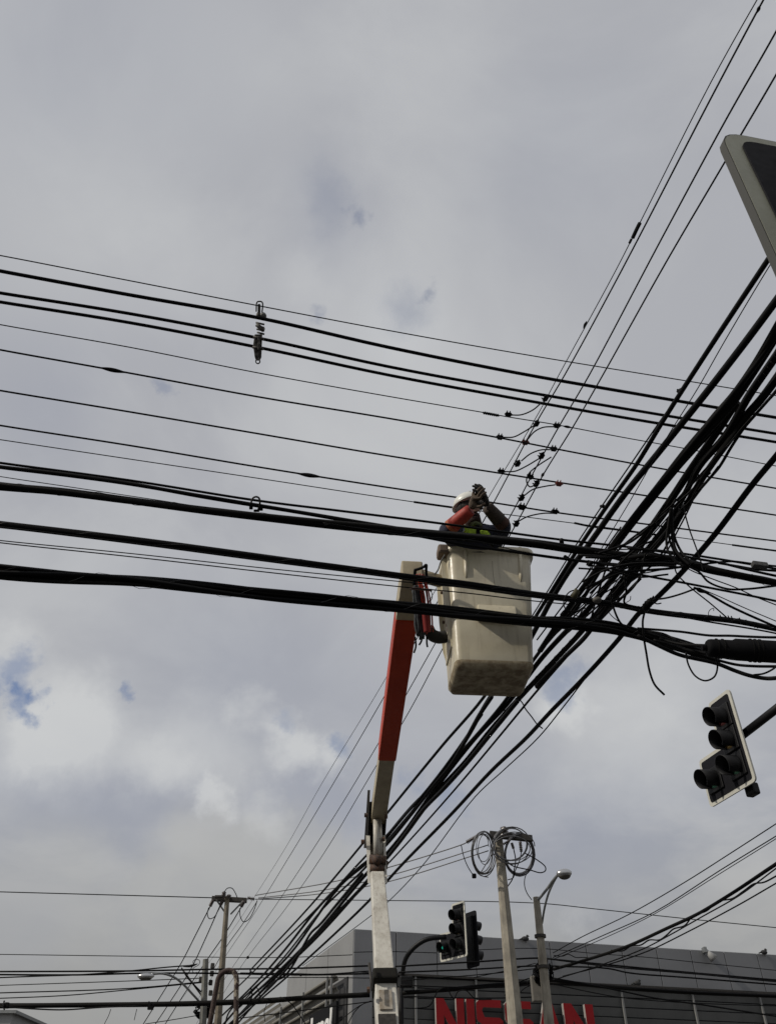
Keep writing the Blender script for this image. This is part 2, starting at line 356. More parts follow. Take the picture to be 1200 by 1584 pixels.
# side sign
ss = empty('side_sign', 'dark sign panel with white lettering Israel on the side louvres', 'sign', loc=tuple(BASE + N2 * .75))
ua, za = uz2(484, 1578, .8); ubb, zbb = uz2(516, 1556, .8)
lb(MB().box(BASE + U2 * ((ua + ubb) / 2) + N2 * .78 + Z * (zbb - .9), abs(ua - ubb) + .9, .1, 2.0, (U2, N2, Z)), "sign_panel", mat("sign_black", (.008,.008,.009), .7, spec=.1), ss)
fc = bpy.data.curves.new('lettering', 'FONT'); fc.body = 'Israel'; fc.size = 1.0; fc.extrude = .02; fc.offset = .02
fo = bpy.data.objects.new('lettering', fc); COL.objects.link(fo); fc.materials.append(mat('white_letter', (.75, .75, .73), .5))
bpy.context.view_layer.update()
me_t = bpy.data.meshes.new_from_object(fo.evaluated_get(bpy.context.evaluated_depsgraph_get())); bpy.data.objects.remove(fo)
xs = [v.co.x for v in me_t.vertices]; ys = [v.co.y for v in me_t.vertices]; x0t, x1t, y1t = min(xs), max(xs), max(ys)
uL, uR = ua, ubb; base_l = BASE + N2 * .86; off_s = Vector(ss.location); zc = (za + zbb) / 2
for v in me_t.vertices:
    a_ = (v.co.x - x0t) / (x1t - x0t); v.co = base_l + U2 * (uL + (uR - uL) * a_) + N2 * v.co.z + Z * (zc + (v.co.y - y1t) * 1.2) - off_s
to = bpy.data.objects.new('lettering', me_t); COL.objects.link(to); to.parent = ss
# horn speaker and small things on the roof edge
def roofpt(px, py, off=.1): u, z = uz1(px, py, off); return BASE + U1 * u + N1 * off + Z * z
hp = roofpt(1097, 1476, .35); h = empty('horn_speaker', 'small white horn speaker on the roof edge', 'loudspeaker', loc=tuple(hp))
ax_ = (U1 * .45 + N1 * .35 - Z * .8).normalized()
lb(MB().tube([hp - ax_ * .35, hp - ax_ * .1, hp + ax_ * .22], [.05, .08, .20], 16), 'horn', mat('white_plastic', (.40, .40, .39), .6), h, True)
lb(MB().box(hp - ax_ * .3 - Z * .08, .14, .3, .22), 'mount', GALV, h, bevel=.02)
for i, (px, py, lab) in enumerate(((812, 1452, 'dark bird perched on the roof edge behind the tall pole'), (985, 1521, 'dark bird perched on the louvre head below the roof edge'), (1181, 1473, 'dark bird perched on the roof edge beyond the horn speaker'))):
    c = roofpt(px, py, .18); b = MB(); b.sphere(c, .16, .08, .09, 12, 8, (U1, N1, Z)); b.sphere(c + Z * .1 + U1 * .1, .055, n=10, m=6); b.tube([c - U1 * .12, c - U1 * .28 - Z * .05], [.04, .02], 6); b.tube([c - Z * .06, c - Z * .16], .012, 5); b.tube([c + Z * .1 + U1 * .14, c + Z * .09 + U1 * .2], [.02, .004], 5)
    tag(b.build('bird', mat('plumage', (.03, .03, .03), .8), None, True), lab, 'bird')
# low grey block at far left
g = P(4, 1568, 30)
lbk = empty('corner_building', 'pale grey building corner at the bottom left edge below the cables', 'building', loc=(g.x - 4, g.y + 4, 0))
lb(MB().box((g.x - 4.2, g.y + 4, g.z / 2), 8.4 + .8, 8, g.z), 'wall', mat('render_grey', (.33, .33, .33), .8, var=.2, scale=1), lbk)
lb(MB().box((g.x - 4.2, g.y + 4, g.z + .05), 9.5, 8.3, .1), 'roof', GALV, lbk)
lb(MB().box((g.x - 1.5, g.y - .03, g.z - 1.1), 2.6, .1, 1.4), 'window', DRK, lbk)

# ------------------------------------------------------------------ poles
def pole(px, py, d, w0, w1, dpy=1584, name='utility_pole', n=12, base_r=None):
    top = P(px, py, d); r0 = w0 * d / F_PX / 2; rb = w1 * d / F_PX / 2
    low = PY(px, dpy, top.y); zl = low.z
    r_base = r0 + (rb - r0) * (top.z) / max(top.z - zl, .1)
    return top, r0, r_base
def tilt_base(top, px1, py1):                                       # where the pole crosses the lower frame edge -> foot on the ground
    q = PY(px1, py1, top.y); t = top.z / (top.z - q.z); return top + (q - top) * t
# A: tall pole with the coils
streaks(CONC, .6, (.13, .11, .085), (5, 5, .7), .5, .68); tA = P(770, 1290, 19); fA = tilt_base(tA, 797, 1584)
pA = empty('utility_pole', 'tall pale concrete pole carrying coils of spare cable at its top', 'utility pole', loc=tuple(fA))
def pole_mesh(top, foot, r0, r1, parent, m=CONC, n=10, oct_=False):
    pts = [foot.lerp(top, i / 14) for i in range(15)]; rr = [r1 + (r0 - r1) * i / 14 for i in range(15)]
    return lb(MB().tube(pts, rr, n), 'shaft', m, parent, n > 10)
pole_mesh(tA, fA, .095, .23, pA, n=8)
cr = MB().box(P(790, 1294, 18.8), 1.0, .12, .14, ((P(815, 1297, 18.8) - P(757, 1291, 18.8)).normalized(), Vector((0, 1, 0)), Z)); lb(cr, 'crossarm', DSTEEL, pA, bevel=.01)
def insulator(parent, a, b, r=.05, n=5, m=None, name='insulator'):
    a = Vector(a); b = Vector(b); mb = MB(); pts = []; rr = []
    for i in range(n):
        t = i / n
        for dt, q in ((.0, .4), (.25 / n, 1), (.5 / n, 1), (.75 / n, .4)): pts.append(a.lerp(b, t + dt)); rr.append(r * q)
    pts.append(b); rr.append(r * .4)
    return lb(mb.tube(pts, rr, 10), name, m or mat('dark_glaze', (.06, .045, .04), .3), parent, True)
insulator(pA, P(779, 1292, 18.8), P(780, 1279, 18.8), .1, 3)
insulator(pA, P(737, 1294, 18.6), P(721, 1303, 18.5), .045, 8)
insulator(pA, P(791, 1304, 18.6), P(794, 1313, 18.6), .035, 5); insulator(pA, P(804, 1302, 18.6), P(806, 1318, 18.6), .04, 6); insulator(pA, P(778, 1306, 18.6), P(788, 1300, 18.6), .035, 5)
COILM = mat('coil_grey', (.16, .16, .165), .5, .2, var=.3, scale=20)
def coil(label, cx, cy, rx, ry, d, turns, w, tilt=0, jit=2.0, m=None, tail=None, name='cable_coil'):
    pts = []; n = turns * 24
    ph = random.random() * 6
    for i in range(n + 1):
        a = 2 * math.pi * i / 24; j = 1 + .05 * math.sin(a * .37 + ph) + .03 * math.sin(a * .83)
        x = cx + rx * j * math.cos(a) + jit * math.sin(i / 24 * 2.4 + ph); y = cy + ry * j * math.sin(a) + jit * math.cos(i / 24 * 1.7)
        pts.append(P(x, y, d + .25 * math.cos(a + tilt) + .02 * math.sin(i / 24 * 5)))
    if tail: pts += [P(x, y, d) for x, y in tail]
    o = MB().tube(pts, w * d / F_PX / 2, 6).build(name, m or COILM, None, True); tag(o, label, 'cable coil', 'cable coils on the tall pole')
    return o
coil('slim oval coil of spare cable hanging left of the pole top', 747, 1320, 17, 32, 18.5, 6, 1.5, 0, 2.2, tail=[(742, 1352), (748, 1356), (755, 1357)])
coil('upper round loop of grey cable wrapped round the pole top', 790, 1307, 27, 26, 18.6, 3, 1.8, 1, 2.0)
coil('heavy tight coil of dark cable hanging right of the pole top', 803, 1322, 22, 31, 18.8, 9, 1.7, 0, .9, m=mat('coil_dark', (.09, .09, .10), .5))
coil('small inner loop of wire inside the slim left coil', 748, 1312, 10, 22, 18.4, 2, 1.2, 0, 2)
coil('wide low loop of cable crossing in front of the pole shaft', 793, 1312, 30, 21, 18.4, 2, 1.6, .4, 3)
GP = 'wires hanging from the tall pole'
wire('hanging_wire', 'thin wire drooping from the left insulator down to a small black clamp', 'wire', [(713, 1307), (717, 1325), (723, 1340), (731, 1353)], 1.4, d=(18.5, 18.5), group=GP, loop=True)
tag(MB().box(P(733, 1355, 18.5), .1, .08, .1).build('wire_clamp', BLK, bevel=.02), 'black clamp hanging free at the end of a drooping wire', 'clamp')
wire('hanging_wire', 'pointed wire loop sticking out to the right of the heavy coil', 'wire', [(812, 1320), (830, 1330), (843, 1341), (843, 1347), (836, 1350), (820, 1346), (790, 1338), (782, 1328)], 1.8, d=(18.5, 18.5), group=GP, loop=True)
wire('hanging_wire', 'thin wire falling from the heavy coil towards the lamp pole', 'wire', [(818, 1347), (812, 1356), (811, 1370), (815, 1382), (822, 1392)], 1.4, d=(18.6, 18), group=GP, loop=True)
wire('hanging_wire', 'wire dropping from the crossarm down along the tall pole', 'wire', [(794, 1313), (797, 1330), (795, 1345), (792, 1360), (785, 1371)], 1.8, d=(18.4, 18.6), group=GP, loop=True)
wire('hanging_wire', 'wire dropping from the longest insulator through the heavy coil', 'wire', [(806, 1318), (803, 1332), (797, 1346), (793, 1358), (785, 1361)], 1.5, d=(18.5, 18.6), group=GP, loop=True)

# B: street lamp pole
tB = P(829, 1388, 18.5); fB = tilt_base(tB, 849, 1584)
pB = empty('street_lamp', 'short concrete pole with a bare street lamp reaching right', 'street lamp', 'street lamps', loc=tuple(fB)); pole_mesh(tB, fB, .075, .16, pB, n=8)
arm = lb(MB().tube(path2([(832, 1392), (845, 1376), (855, 1362), (862, 1354), (868, 1351)], 18.3, 18.0), .03, 8), 'arm', GALV, pB, True)
lb(MB().tube(path2([(838, 1428), (842, 1404), (848, 1382), (856, 1364), (862, 1354)], 18.3, 18.1), .025, 8), 'brace', GALV, pB, True)
def lamp_head(c, dirv, L, r, parent):
    X = dirv.normalized(); Y = Z.cross(X).normalized(); W_ = X.cross(Y)
    top = MB().sphere(c, L / 2, r, r * .8, 18, 10, (X, Y, W_)); hd = lb(top, 'lamp_housing', mat('lamp_alu', (.5, .5, .5), .25, .85), parent, True)
    o = MB().sphere(c - W_ * r * .35, L / 2 * .8, r * .85, r * .75, 18, 10, (X, Y, W_)); g = lb(o, 'lens', mat('lamp_lens', (.06, .055, .045), .15), parent, True)
    return hd
lamp_head(P(872, 1351, 18), Vector((1, .1, .12)), .36, .12, pB)
for py in (1452, 1500): 
    c = tB.lerp(fB, (py - 1388) / 196 * (tB.z - PY(849, 1584, tB.y).z) / tB.z); lb(MB().tube([c - Z * .03, c + Z * .03], .13, 12), 'band', DSTEEL, pB)
lb(MB().box(P(829, 1530, 18.0), .22, .18, .5), 'service_box', mat('box_grey', (.16, .15, .13), .7, var=.3, scale=8), pB, bevel=.02)
# C: pole with crossarm
tC = P(352, 1386, 22); fC = tilt_base(tC, 337, 1584)
pC = empty('utility_pole', 'wooden looking pole with a braced crossarm and dead end insulators', 'utility pole', loc=tuple(fC))
pole_mesh(tC, fC, .062, .15, pC, n=8, m=mat('dark_concrete', (.22, .19, .145), .9, var=.4, scale=4))
xa, xb = P(328, 1390, 22), P(382, 1393, 22); XA = (xb - xa).normalized()
lb(MB().box((xa + xb) / 2, (xb - xa).length, .12, .12, (XA, Z.cross(XA), Z)), 'crossarm', DSTEEL, pC, bevel=.01)
lb(MB().tube([P(335, 1392, 21.9), P(350, 1414, 21.9)], .022, 6), 'brace', GALV, pC); lb(MB().tube([P(376, 1394, 21.9), P(357, 1414, 21.9)], .022, 6), 'brace', GALV, pC)
for a, b in (((330, 1392), (325, 1402)), ((345, 1393), (341, 1400)), ((378, 1394), (373, 1403)), ((383, 1389), (394, 1391))): insulator(pC, P(*a, 21.9), P(*b, 21.9), .05, 5)
insulator(pC, P(346, 1388, 21.9), P(347, 1379, 21.9), .06, 3); insulator(pC, P(354, 1388, 21.9), P(355, 1384, 21.9), .06, 2)
lb(MB().box(P(339, 1387, 21.9), .22, .1, .06), 'bolt_plate', DSTEEL, pC, bevel=.01)
GC = 'jumper loops on the crossarm pole'
wire('jumper_wire', 'small wire arch over the top of the crossarm pole', 'wire', [(347, 1380), (352, 1374), (359, 1374), (364, 1381), (367, 1388)], 1.3, d=(21.8, 21.8), group=GC, loop=True)
wire('jumper_wire', 'wire loop hanging below the left end of the crossarm', 'wire', [(323, 1404), (321, 1414), (324, 1421), (331, 1419), (338, 1408), (343, 1398)], 1.3, d=(21.8, 21.8), group=GC, loop=True)
wire('jumper_wire', 'wire loop hanging below the right end of the crossarm', 'wire', [(371, 1405), (372, 1418), (377, 1426), (385, 1422), (393, 1408), (398, 1393)], 1.3, d=(21.8, 21.8), group=GC, loop=True)
# D: slim left lamp pole
tD = P(318.5, 1484, 21); fD = tilt_base(tD, 314, 1584)
pD = empty('street_lamp', 'slim grey pole with a street lamp reaching left on a curved arm', 'street lamp', 'street lamps', loc=tuple(fD)); pole_mesh(tD, fD, .075, .13, pD, n=8, m=mat('grey_concrete', (.2, .2, .18), .9, var=.3, scale=4))
lb(MB().tube(path2([(315, 1556), (300, 1540), (284, 1523), (270, 1512), (252, 1506), (234, 1507)], 20.8, 20.3), .028, 8), 'arm', GALV, pD, True)
lamp_head(P(226, 1510, 20.2), Vector((-1, -.1, -.03)), .42, .09, pD)
lb(MB().tube([P(312, 1540, 20.8), P(285, 1503, 20.6)], .02, 6), 'brace', DSTEEL, pD)
for px, py in ((326, 1520), (326, 1536), (311, 1515), (329, 1494), (328, 1506)): lb(MB().box(P(px, py, 20.8), .09, .09, .12), 'bracket', DSTEEL, pD, bevel=.01)
rnd_ = random.uniform
def tangle(label, cx, cy, rx, ry, d, n, w):
    mb = MB()
    for i in range(n):
        a = random.random() * 6.28; pts = []
        px, py = cx + random.gauss(0, rx * .5), cy + random.gauss(0, ry * .5)
        for k in range(5):
            a += random.uniform(-1.4, 1.4); px += math.cos(a) * rx * .5; py += math.sin(a) * ry * .35
            q_ = math.hypot((px - cx) / rx, (py - cy) / ry)
            if q_ > 1: px, py = cx + (px - cx) / q_ * rnd_(.6, 1), cy + (py - cy) / q_ * rnd_(.6, 1)
            pts.append(P(px, py, d + random.uniform(-.2, .1)))
        mb.tube(smooth_path(pts, 4), w * d / F_PX / 2 * random.uniform(.6, 1.5), 5)
    for i in range(n // 4): mb.box(P(cx + random.uniform(-.6, .6) * rx, cy + random.uniform(-.8, .8) * ry, d - .1), .1 * random.uniform(.6, 1.3), .1, .12)
    return tag(mb.build('cable_knot', BLK, None), label, 'cables', kind='stuff')
tangle('knotted mass of cables lashed round the lamp pole in front of the red sign', 840, 1505, 16, 22, 18.1, 34, 2)
tangle('knotted mass of cables lashed round the slim left lamp pole', 316, 1564, 17, 12, 20.6, 24, 2)

# rusty pipe arch
wr = mat('peeling_paint', (.30, .26, .20), .75, c2=(.04, .022, .018), scale=7, thr=(.42, .47), bump=.5)
ap = [(331, 1640), (335, 1584), (338, 1530), (340, 1512), (347, 1503), (355, 1501), (363, 1505), (367, 1515), (369, 1540), (373, 1584), (378, 1640)]
d_a = 9.0; pts = [P(x, y, d_a) for x, y in ap]; 
pts = [Vector((pts[0].x, pts[0].y, 0))] + pts + [Vector((pts[-1].x, pts[-1].y, 0))]
pts = [Vector((p.x, pts[5].y, p.z)) for p in pts]
tag(MB().tube(smooth_path(pts, 8), .028, 12).build('pipe_arch', wr, None, True), 'rusty upside down U of pipe with peeling white paint', 'pipe frame')

# ------------------------------------------------------------------ traffic signals
SBLK = mat('signal_black', (.006, .006, .007), .5, var=.2, scale=20, spec=.25); SPL = mat('backplate', (.012, .012, .015), .75, spec=.12, var=.2, scale=6)
SBR = mat('reflective_border', (.52, .51, .45), .5, var=.12, scale=6)
def rpoly(pts, r, k=5):
    o = []; n = len(pts)
    for i in range(n):
        p = Vector(pts[i]); a = (Vector(pts[i - 1]) - p); b = (Vector(pts[(i + 1) % n]) - p)
        rr = min(r, a.length * .45, b.length * .45); a = a.normalized(); b = b.normalized(); s = p + a * rr; e = p + b * rr
        for j in range(k + 1):
            t = j / k; o.append(tuple(s * (1 - t) ** 2 + p * 2 * t * (1 - t) + e * t * t))
    return o
def inset(pts, t):
    n = len(pts); o = []
    for i in range(n):
        p0, p1, p2 = Vector(pts[i - 1]), Vector(pts[i]), Vector(pts[(i + 1) % n])
        e1 = (p1 - p0).normalized(); e2 = (p2 - p1).normalized(); n1 = Vector((-e1.y, e1.x)); n2 = Vector((-e2.y, e2.x))
        b = (n1 + n2); b = b / max(b.dot(n1), .2); o.append(tuple(p1 + b * t))
    return o
def visor(mb, c, r, L, X, Zl, N, gap=60, drop=.16):
    n = 22; loops = []; a0 = R(-90 + gap / 2); a1 = R(270 - gap / 2)
    for rad in (r, r - .008):
        for t in (0, 1):
            row = []
            for i in range(n + 1):
                a = a0 + (a1 - a0) * i / n; s = math.sin(a); Lx = L * (.72 + .28 * (s + 1) / 2) if t else 0
                row.append(c + X * (rad * math.cos(a)) + Zl * (rad * s) + N * Lx - Zl * (drop * Lx * .5))
            loops.append(row)
    A, B, C_, D_ = loops; vs = A + B + C_ + D_; m = n + 1; fs = []
    for i in range(n):
        fs += [(i, i + 1, m + i + 1, m + i), (2 * m + i, 3 * m + i, 3 * m + i + 1, 2 * m + i + 1), (m + i, m + i + 1, 3 * m + i + 1, 3 * m + i)]
    fs += [(0, m, 3 * m, 2 * m), (n, 2 * m + n, 3 * m + n, m + n)]
    mb.add(vs, fs)
def signal(label, corner, theta, d, ext=True, height=1.18, colw=.46, extw=.47, group='traffic signal heads', arrow=False, border=True, rad=.06, brd=.045, bt=.02):
    """corner = photograph pixel of the plate's lower right corner"""
    O = P(*corner, d); X = Vector((math.cos(theta), math.sin(theta), 0)); N = Vector((math.sin(theta), -math.cos(theta), 0))
    t = empty('traffic_signal', label, 'traffic signal', group, loc=tuple(O)); eh = .60
    if ext: poly = [(0, 0), (0, height), (-colw, height), (-colw, eh), (-colw - extw, eh), (-colw - extw, 0)]
    else: poly = [(0, 0), (0, height), (-colw, height), (-colw, 0)]
    if border:
        lb(MB().prism(rpoly(poly, rad), O + N * (.03 - bt), X, Z, N, bt), 'backplate_border', SBR, t)
        lb(MB().prism(rpoly(inset(poly, brd), rad * .6), O + N * .031, X, Z, N, .006), 'backplate', SPL, t)
    else: lb(MB().prism(rpoly(poly, rad), O, X, Z, N, .03), 'backplate', SPL, t)
    lb(MB().prism(rpoly([(x, y) for x, y in inset(poly, brd * .1)], rad), O + N * (.027 - bt), X, Z, -N, .004), 'rear_skin', SBLK, t)
    cx = -colw / 2
    lens = []
    for z in (.89, .59, .27): lens.append((cx, z))
    if ext: lens.append((-colw - extw / 2, .27))
    hs = MB(); hs.box(O + X * cx + Z * (height / 2) - N * .035, .28, .07, height - .2, (X, N, Z))
    if ext: hs.box(O + X * (-colw - extw / 2 + .05) + Z * .27 - N * .035, .36, .07, .30, (X, N, Z))
    lb(hs, 'housing', SBLK, t, bevel=.02)
    for i, (lx_, lz) in enumerate(lens):
        c = O + X * lx_ + Z * lz + N * .037
        v = MB(); v.box(c + N * .012, .30, .024, .29, (X, N, Z)); 
        hd = lb(v, 'lamp_door', SBLK, t, bevel=.008)
        v = MB(); visor(v, c + N * .024, .118, .22, X, Z, N); hv = lb(v, 'visor', SBLK, t, True)
        v = MB().sphere(c + N * .012, .115, .03, .115, 18, 8, (X, N, Z)); cc = ((.05, .01, .01), (.06, .04, .01), (.01, .04, .025), (.01, .045, .03))[i]
        lb(v, 'lens', mat('lens_%d' % i, cc, .2), t, True)
    if arrow:
        lx_, lz = lens[-1]; c = O + X * lx_ + Z * lz + N * .12
        pl = [(-.07, .0), (-.01, .06), (-.01, .022), (.07, .022), (.07, -.022), (-.01, -.022), (-.01, -.06)]
        lb(MB().prism(pl, c, X, Z, N, .004), 'arrow', mat('green_arrow', (.02, .2, .15), .4, emit=(.03, .6, .42, .4)), t)
    return t, O, X, N
def solve_d(corner, topc, theta, h):
    best = None
    for i in range(60, 2600):
        d = i / 100; O = P(*corner, d); x, y = proj(O + Z * h); e = abs(math.hypot(x - corner[0], y - corner[1]) - math.hypot(topc[0] - corner[0], topc[1] - corner[1]))
        if best is None or e < best[0]: best = (e, d)
    return best[1]
d2 = solve_d((1172, 1210), (1120, 1070), 0, 1.18)
s2_, O2, X2, N2_ = signal('stepped black signal head with pale border on a side arm, lower right', (1172, 1208), R(-74.2), d2)
lb(MB().tube([O2 + X2 * -.26 + Z * .60 - N2_ * .05, P(1260, 1050, d2 - .1)], .05, 14), 'support_arm', SBLK, s2_, True)
lb(MB().box(O2 + X2 * -.26 - N2_ * .10 - Z * .0, .16, .1, .14, (X2, N2_, Z)), 'lower_bracket', SBLK, s2_, bevel=.02)
d3 = solve_d((723, 1481), (720, 1395), 0, 1.18)
s3_, O3, X3, N3_ = signal('stepped signal head with white border and green arrow, on the curved pole', (724, 1479), R(-51.3), d3, arrow=True)
pd = [(620, 1640), (621, 1584), (621, 1540), (623, 1500), (630, 1478), (642, 1464), (660, 1453), (690, 1449)]
pp = [P(x, y, d3 + .35) for x, y in pd]; foot = Vector((pp[0].x, pp[1].y, 0)); pts = [foot] + [Vector((p.x, pp[1].y if i < 4 else p.y, p.z)) for i, p in enumerate(pp)]
lb(MB().tube(smooth_path(pts, 6), .055, 14), 'curved_pole', SBLK, s3_, True)
lb(MB().box(P(628, 1519, d3 + .3), .3, .24, .22), 'pole_collar', SBLK, s3_, bevel=.03)
# second head back to back
s4_, O4, X4, N4_ = signal('rear view of a plain black signal head with visors pointing right', (722, 1499), R(122), d3 + .35, ext=False, border=False, group='traffic signal heads')
# near head at the right edge
dn = 2.75
Xn = Vector((math.cos(R(9.2)), math.sin(R(9.2)), 0)); tl = P(1107, 216, dn); hn = 1.18; cw = .62
Orr = tl + Xn * cw - Z * hn; cpx = proj(Orr); dd = (Orr - CP).dot(FW)
s5_, O5, X5, N5_ = signal('close signal head cropped by the upper right edge, wide pale border', cpx, R(9.2), dd, ext=False, height=hn, colw=cw, rad=.095, brd=.054, bt=.006)
lb(MB().prism(rpoly([(.004, -.004), (.004, hn + .004), (-cw - .004, hn + .004), (-cw - .004, -.004)], .095), O5 - N5_ * .0, X5, Z, N5_, .029), 'rim', mat('rim_grey', (.035, .035, .03), .7), s5_)
for c_ in s5_.children:
    if c_.name.startswith('backplate_border'): c_.data.materials[0] = mat('shaded_border', (.25, .255, .20), .5, var=.2, scale=5)  # darker copy of the white border, its unlit look put into the colour
_a = Matrix.Rotation(R(-3.3), 3, N5_); _tl = X5 * -cw + Z * hn; s5_.rotation_mode = 'QUATERNION'; s5_.rotation_quaternion = _a.to_quaternion(); s5_.location = O5 + _tl - _a @ _tl
lb(MB().tube([O5 + X5 * -.2 + Z * .6 - N5_ * .1, O5 + X5 * 1.6 + Z * .5 - N5_ * .1], .05, 14), 'support_arm', SBLK, s5_, True)

# ------------------------------------------------------------------ bucket lift
BK = mat('bucket_fibreglass', (.59, .54, .41), .34, c2=(.50, .45, .33), scale=3.2, thr=(.42, .72), bump=.15, det=10)
streaks(BK, .38, (.18, .13, .07)); streaks(BK, .8, (.13, .09, .05), (22, 22, 22), .66, .72, 9.)
BKD = mat('bucket_grime', (.20, .15, .09), .8, c2=(.40, .34, .23), scale=14, thr=(.40, .62))
WHT = mat('boom_white', (.60, .58, .52), .45, c2=(.36, .33, .28), scale=5, thr=(.45, .75), bump=.15)
streaks(WHT, .6, (.17, .13, .09), (10, 10, 2), .52, .74); streaks(WHT, .8, (.12, .07, .04), (30, 30, 30), .64, .70, 5.)
ORG = mat('boom_orange', (.45, .042, .010), .55, c2=(.36, .03, .008), scale=4, thr=(.4, .8), spec=.25)
CREAM = mat('boom_cream', (.42, .36, .24), .5, c2=(.28, .23, .15), scale=5, thr=(.4, .75), bump=.1)
RUST = mat('rusty_steel', (.12, .065, .04), .8, c2=(.05, .035, .03), scale=25, thr=(.4, .6), bump=.4)
lift = empty('bucket_lift', 'white and orange articulated boom lift holding a beige bucket among the wires', 'boom lift', loc=tuple(Vector((P(600, 1584, 7.2).x, P(600, 1584, 7.2).y, 0))))
YB = 5.5
bw_ax = az(86); bd_ax = az(-4)                                       # width and depth directions
def bucket_loop(z, inset_=0.0, extra=0.):
    t = (z - 4.62) / (5.77 - 4.62); cxp = .76
    w = .61 + (.735 - .61) * t; dp = .495 + (.60 - .495) * t
    # front-left corner position along the front plane
    fl = Vector((FLb.x + (FLt.x - FLb.x) * t, FLb.y + (FLt.y - FLb.y) * t, z))
    r = .055 + .02 * t; o = []
    corners = [(0, 0), (w, 0), (w, dp), (0, dp)]
    cc = [(r, r, 180), (w - r, r, 270), (w - r, dp - r, 0), (r, dp - r, 90)]
    for x, y, a in cc:
        for k in range(5):
            an = R(a + 90 * k / 4); rr = max(r - inset_, .004) + extra
            o.append(fl + bw_ax * (x + math.cos(an) * rr) + bd_ax * (y + math.sin(an) * rr))
    return o
FLt = PY(691, 836, YB); FLb = PY(705, 1029, YB); 
zT, zB = FLt.z, FLb.z
def bl_(f, ins=0, ex=0): return bucket_loop(4.62 + f * 1.15, ins, ex)
bk = MB()
# the outer wall, rolled lip, inner wall
outer = [bl_(-.002, .05), bl_(.0, .025), bl_(.03, .005), bl_(.06)] + [bl_(i / 10) for i in range(1, 10)] + [bl_(.955), bl_(.96, 0, .022), bl_(1.0, 0, .026), bl_(1.005, 0, .01)] + [bl_(1.0, .006), bl_(.5, .012), bl_(.06, .015)]
bk.loft(outer, (True, True)); bucket = lb(bk, 'bucket', BK, lift, True)
mdb = bucket.modifiers.new('w', 'WEIGHTED_NORMAL') if False else None
def fp(px, py, off=0.):                                              # point on the bucket's front face
    n = Vector((bw_ax.y, -bw_ax.x, 0)); O = Vector((FLb.x, FLb.y, 4.62))
    a = (FLt - FLb).normalized(); nn = a.cross(bw_ax).normalized(); nn = nn if nn.y < 0 else -nn
    return on_plane(px, py, O + nn * off, nn), nn, a
def child(o, p):
    o.parent = p; off = Vector(lift.location); return o
for (px, y0, y1) in ((719, 846, 895), (803.5, 848, 901)):
    a, nn, _ = fp(px, y0, .0); b, _, _ = fp(px + 2, y1, .0)
    c_ = lb(MB().tube([a + nn * .004, a.lerp(b, .8) + nn * .004, b - nn * .006], [.017, .016, .006], 10), 'rib', BK, lift, True); c_.parent = bucket
# toe step recess box
q = [fp(738, 936)[0], fp(797, 939)[0], fp(797, 964)[0], fp(738, 962)[0]]; nn = fp(760, 950)[1]
qb = MB().loft([[v + nn * -.005 for v in q], [q[0] + nn * .012, q[1] + nn * .012, q[2] + nn * .085, q[3] + nn * .085]])
o = lb(qb, 'step_box', BK, lift, bevel=.012); o.parent = bucket
# bottom grime skirt (the scuffed gel coat edge) and underside
gs = MB(); gs.loft([bl_(-.006, .052), bl_(-.004, .024), bl_(.028, .0, .0015), bl_(.05, 0, .0015)], (True, False)); o = lb(gs, 'scuffed_base', BKD, lift, True); o.parent = bucket
# mounting bracket on left side
def sp(px, py, d): return P(px, py, d)
br = MB(); 
LFt = [P(682, 850, 6.98), P(699, 842, 6.86), P(707, 1000, 6.36), P(700, 1030, 6.34)]
A = bl_(.97)[0] ; 
sd = -bw_ax
def side_pt(f, y, off): return Vector((FLb.x + (FLt.x - FLb.x) * f, FLb.y + (FLt.y - FLb.y) * f, 4.62 + f * 1.15)) + bd_ax * y + sd * off
for y0_, off_ in ((.09, .04), (.40, .04)):
    br.loft([[side_pt(f, y0_, -.005), side_pt(f, y0_ + .012, -.005), side_pt(f, y0_ + .012, o_), side_pt(f, y0_, o_)] for f, o_ in ((.18, .0), (.30, .03), (.55, .048), (.92, .048), (.98, .02))])
br.loft([[side_pt(f, .10, .0), side_pt(f, .42, .0), side_pt(f, .42, .012), side_pt(f, .10, .012)] for f in (.2, .97)])
o = lb(br, 'mounting_bracket', BK, lift); o.parent = bucket
for f in (.9, .78, .66, .52, .4):
    for y in (.16, .34):
        c = side_pt(f, y, .012); b_ = lb(MB().tube([c, c + sd * .018], .013, 6), 'bolt', RUST, lift); b_.parent = bucket
pv_ = lb(MB().box(side_pt(.985, .07, .03), .10, .14, .09, (bw_ax, bd_ax, Z)), 'cover_flap', mat('tan_flap', (.16, .12, .09), .8), lift, bevel=.02); pv_.parent = bucket
crk = []
for (x, y) in ((761, 868), (762, 885), (764, 900), (766, 918)): crk.append(fp(x, y, .0005)[0])
o = lb(MB().tube(crk, .0014, 5), 'crack', mat('crack_line', (.2, .16, .11), .9), lift); o.parent = bucket
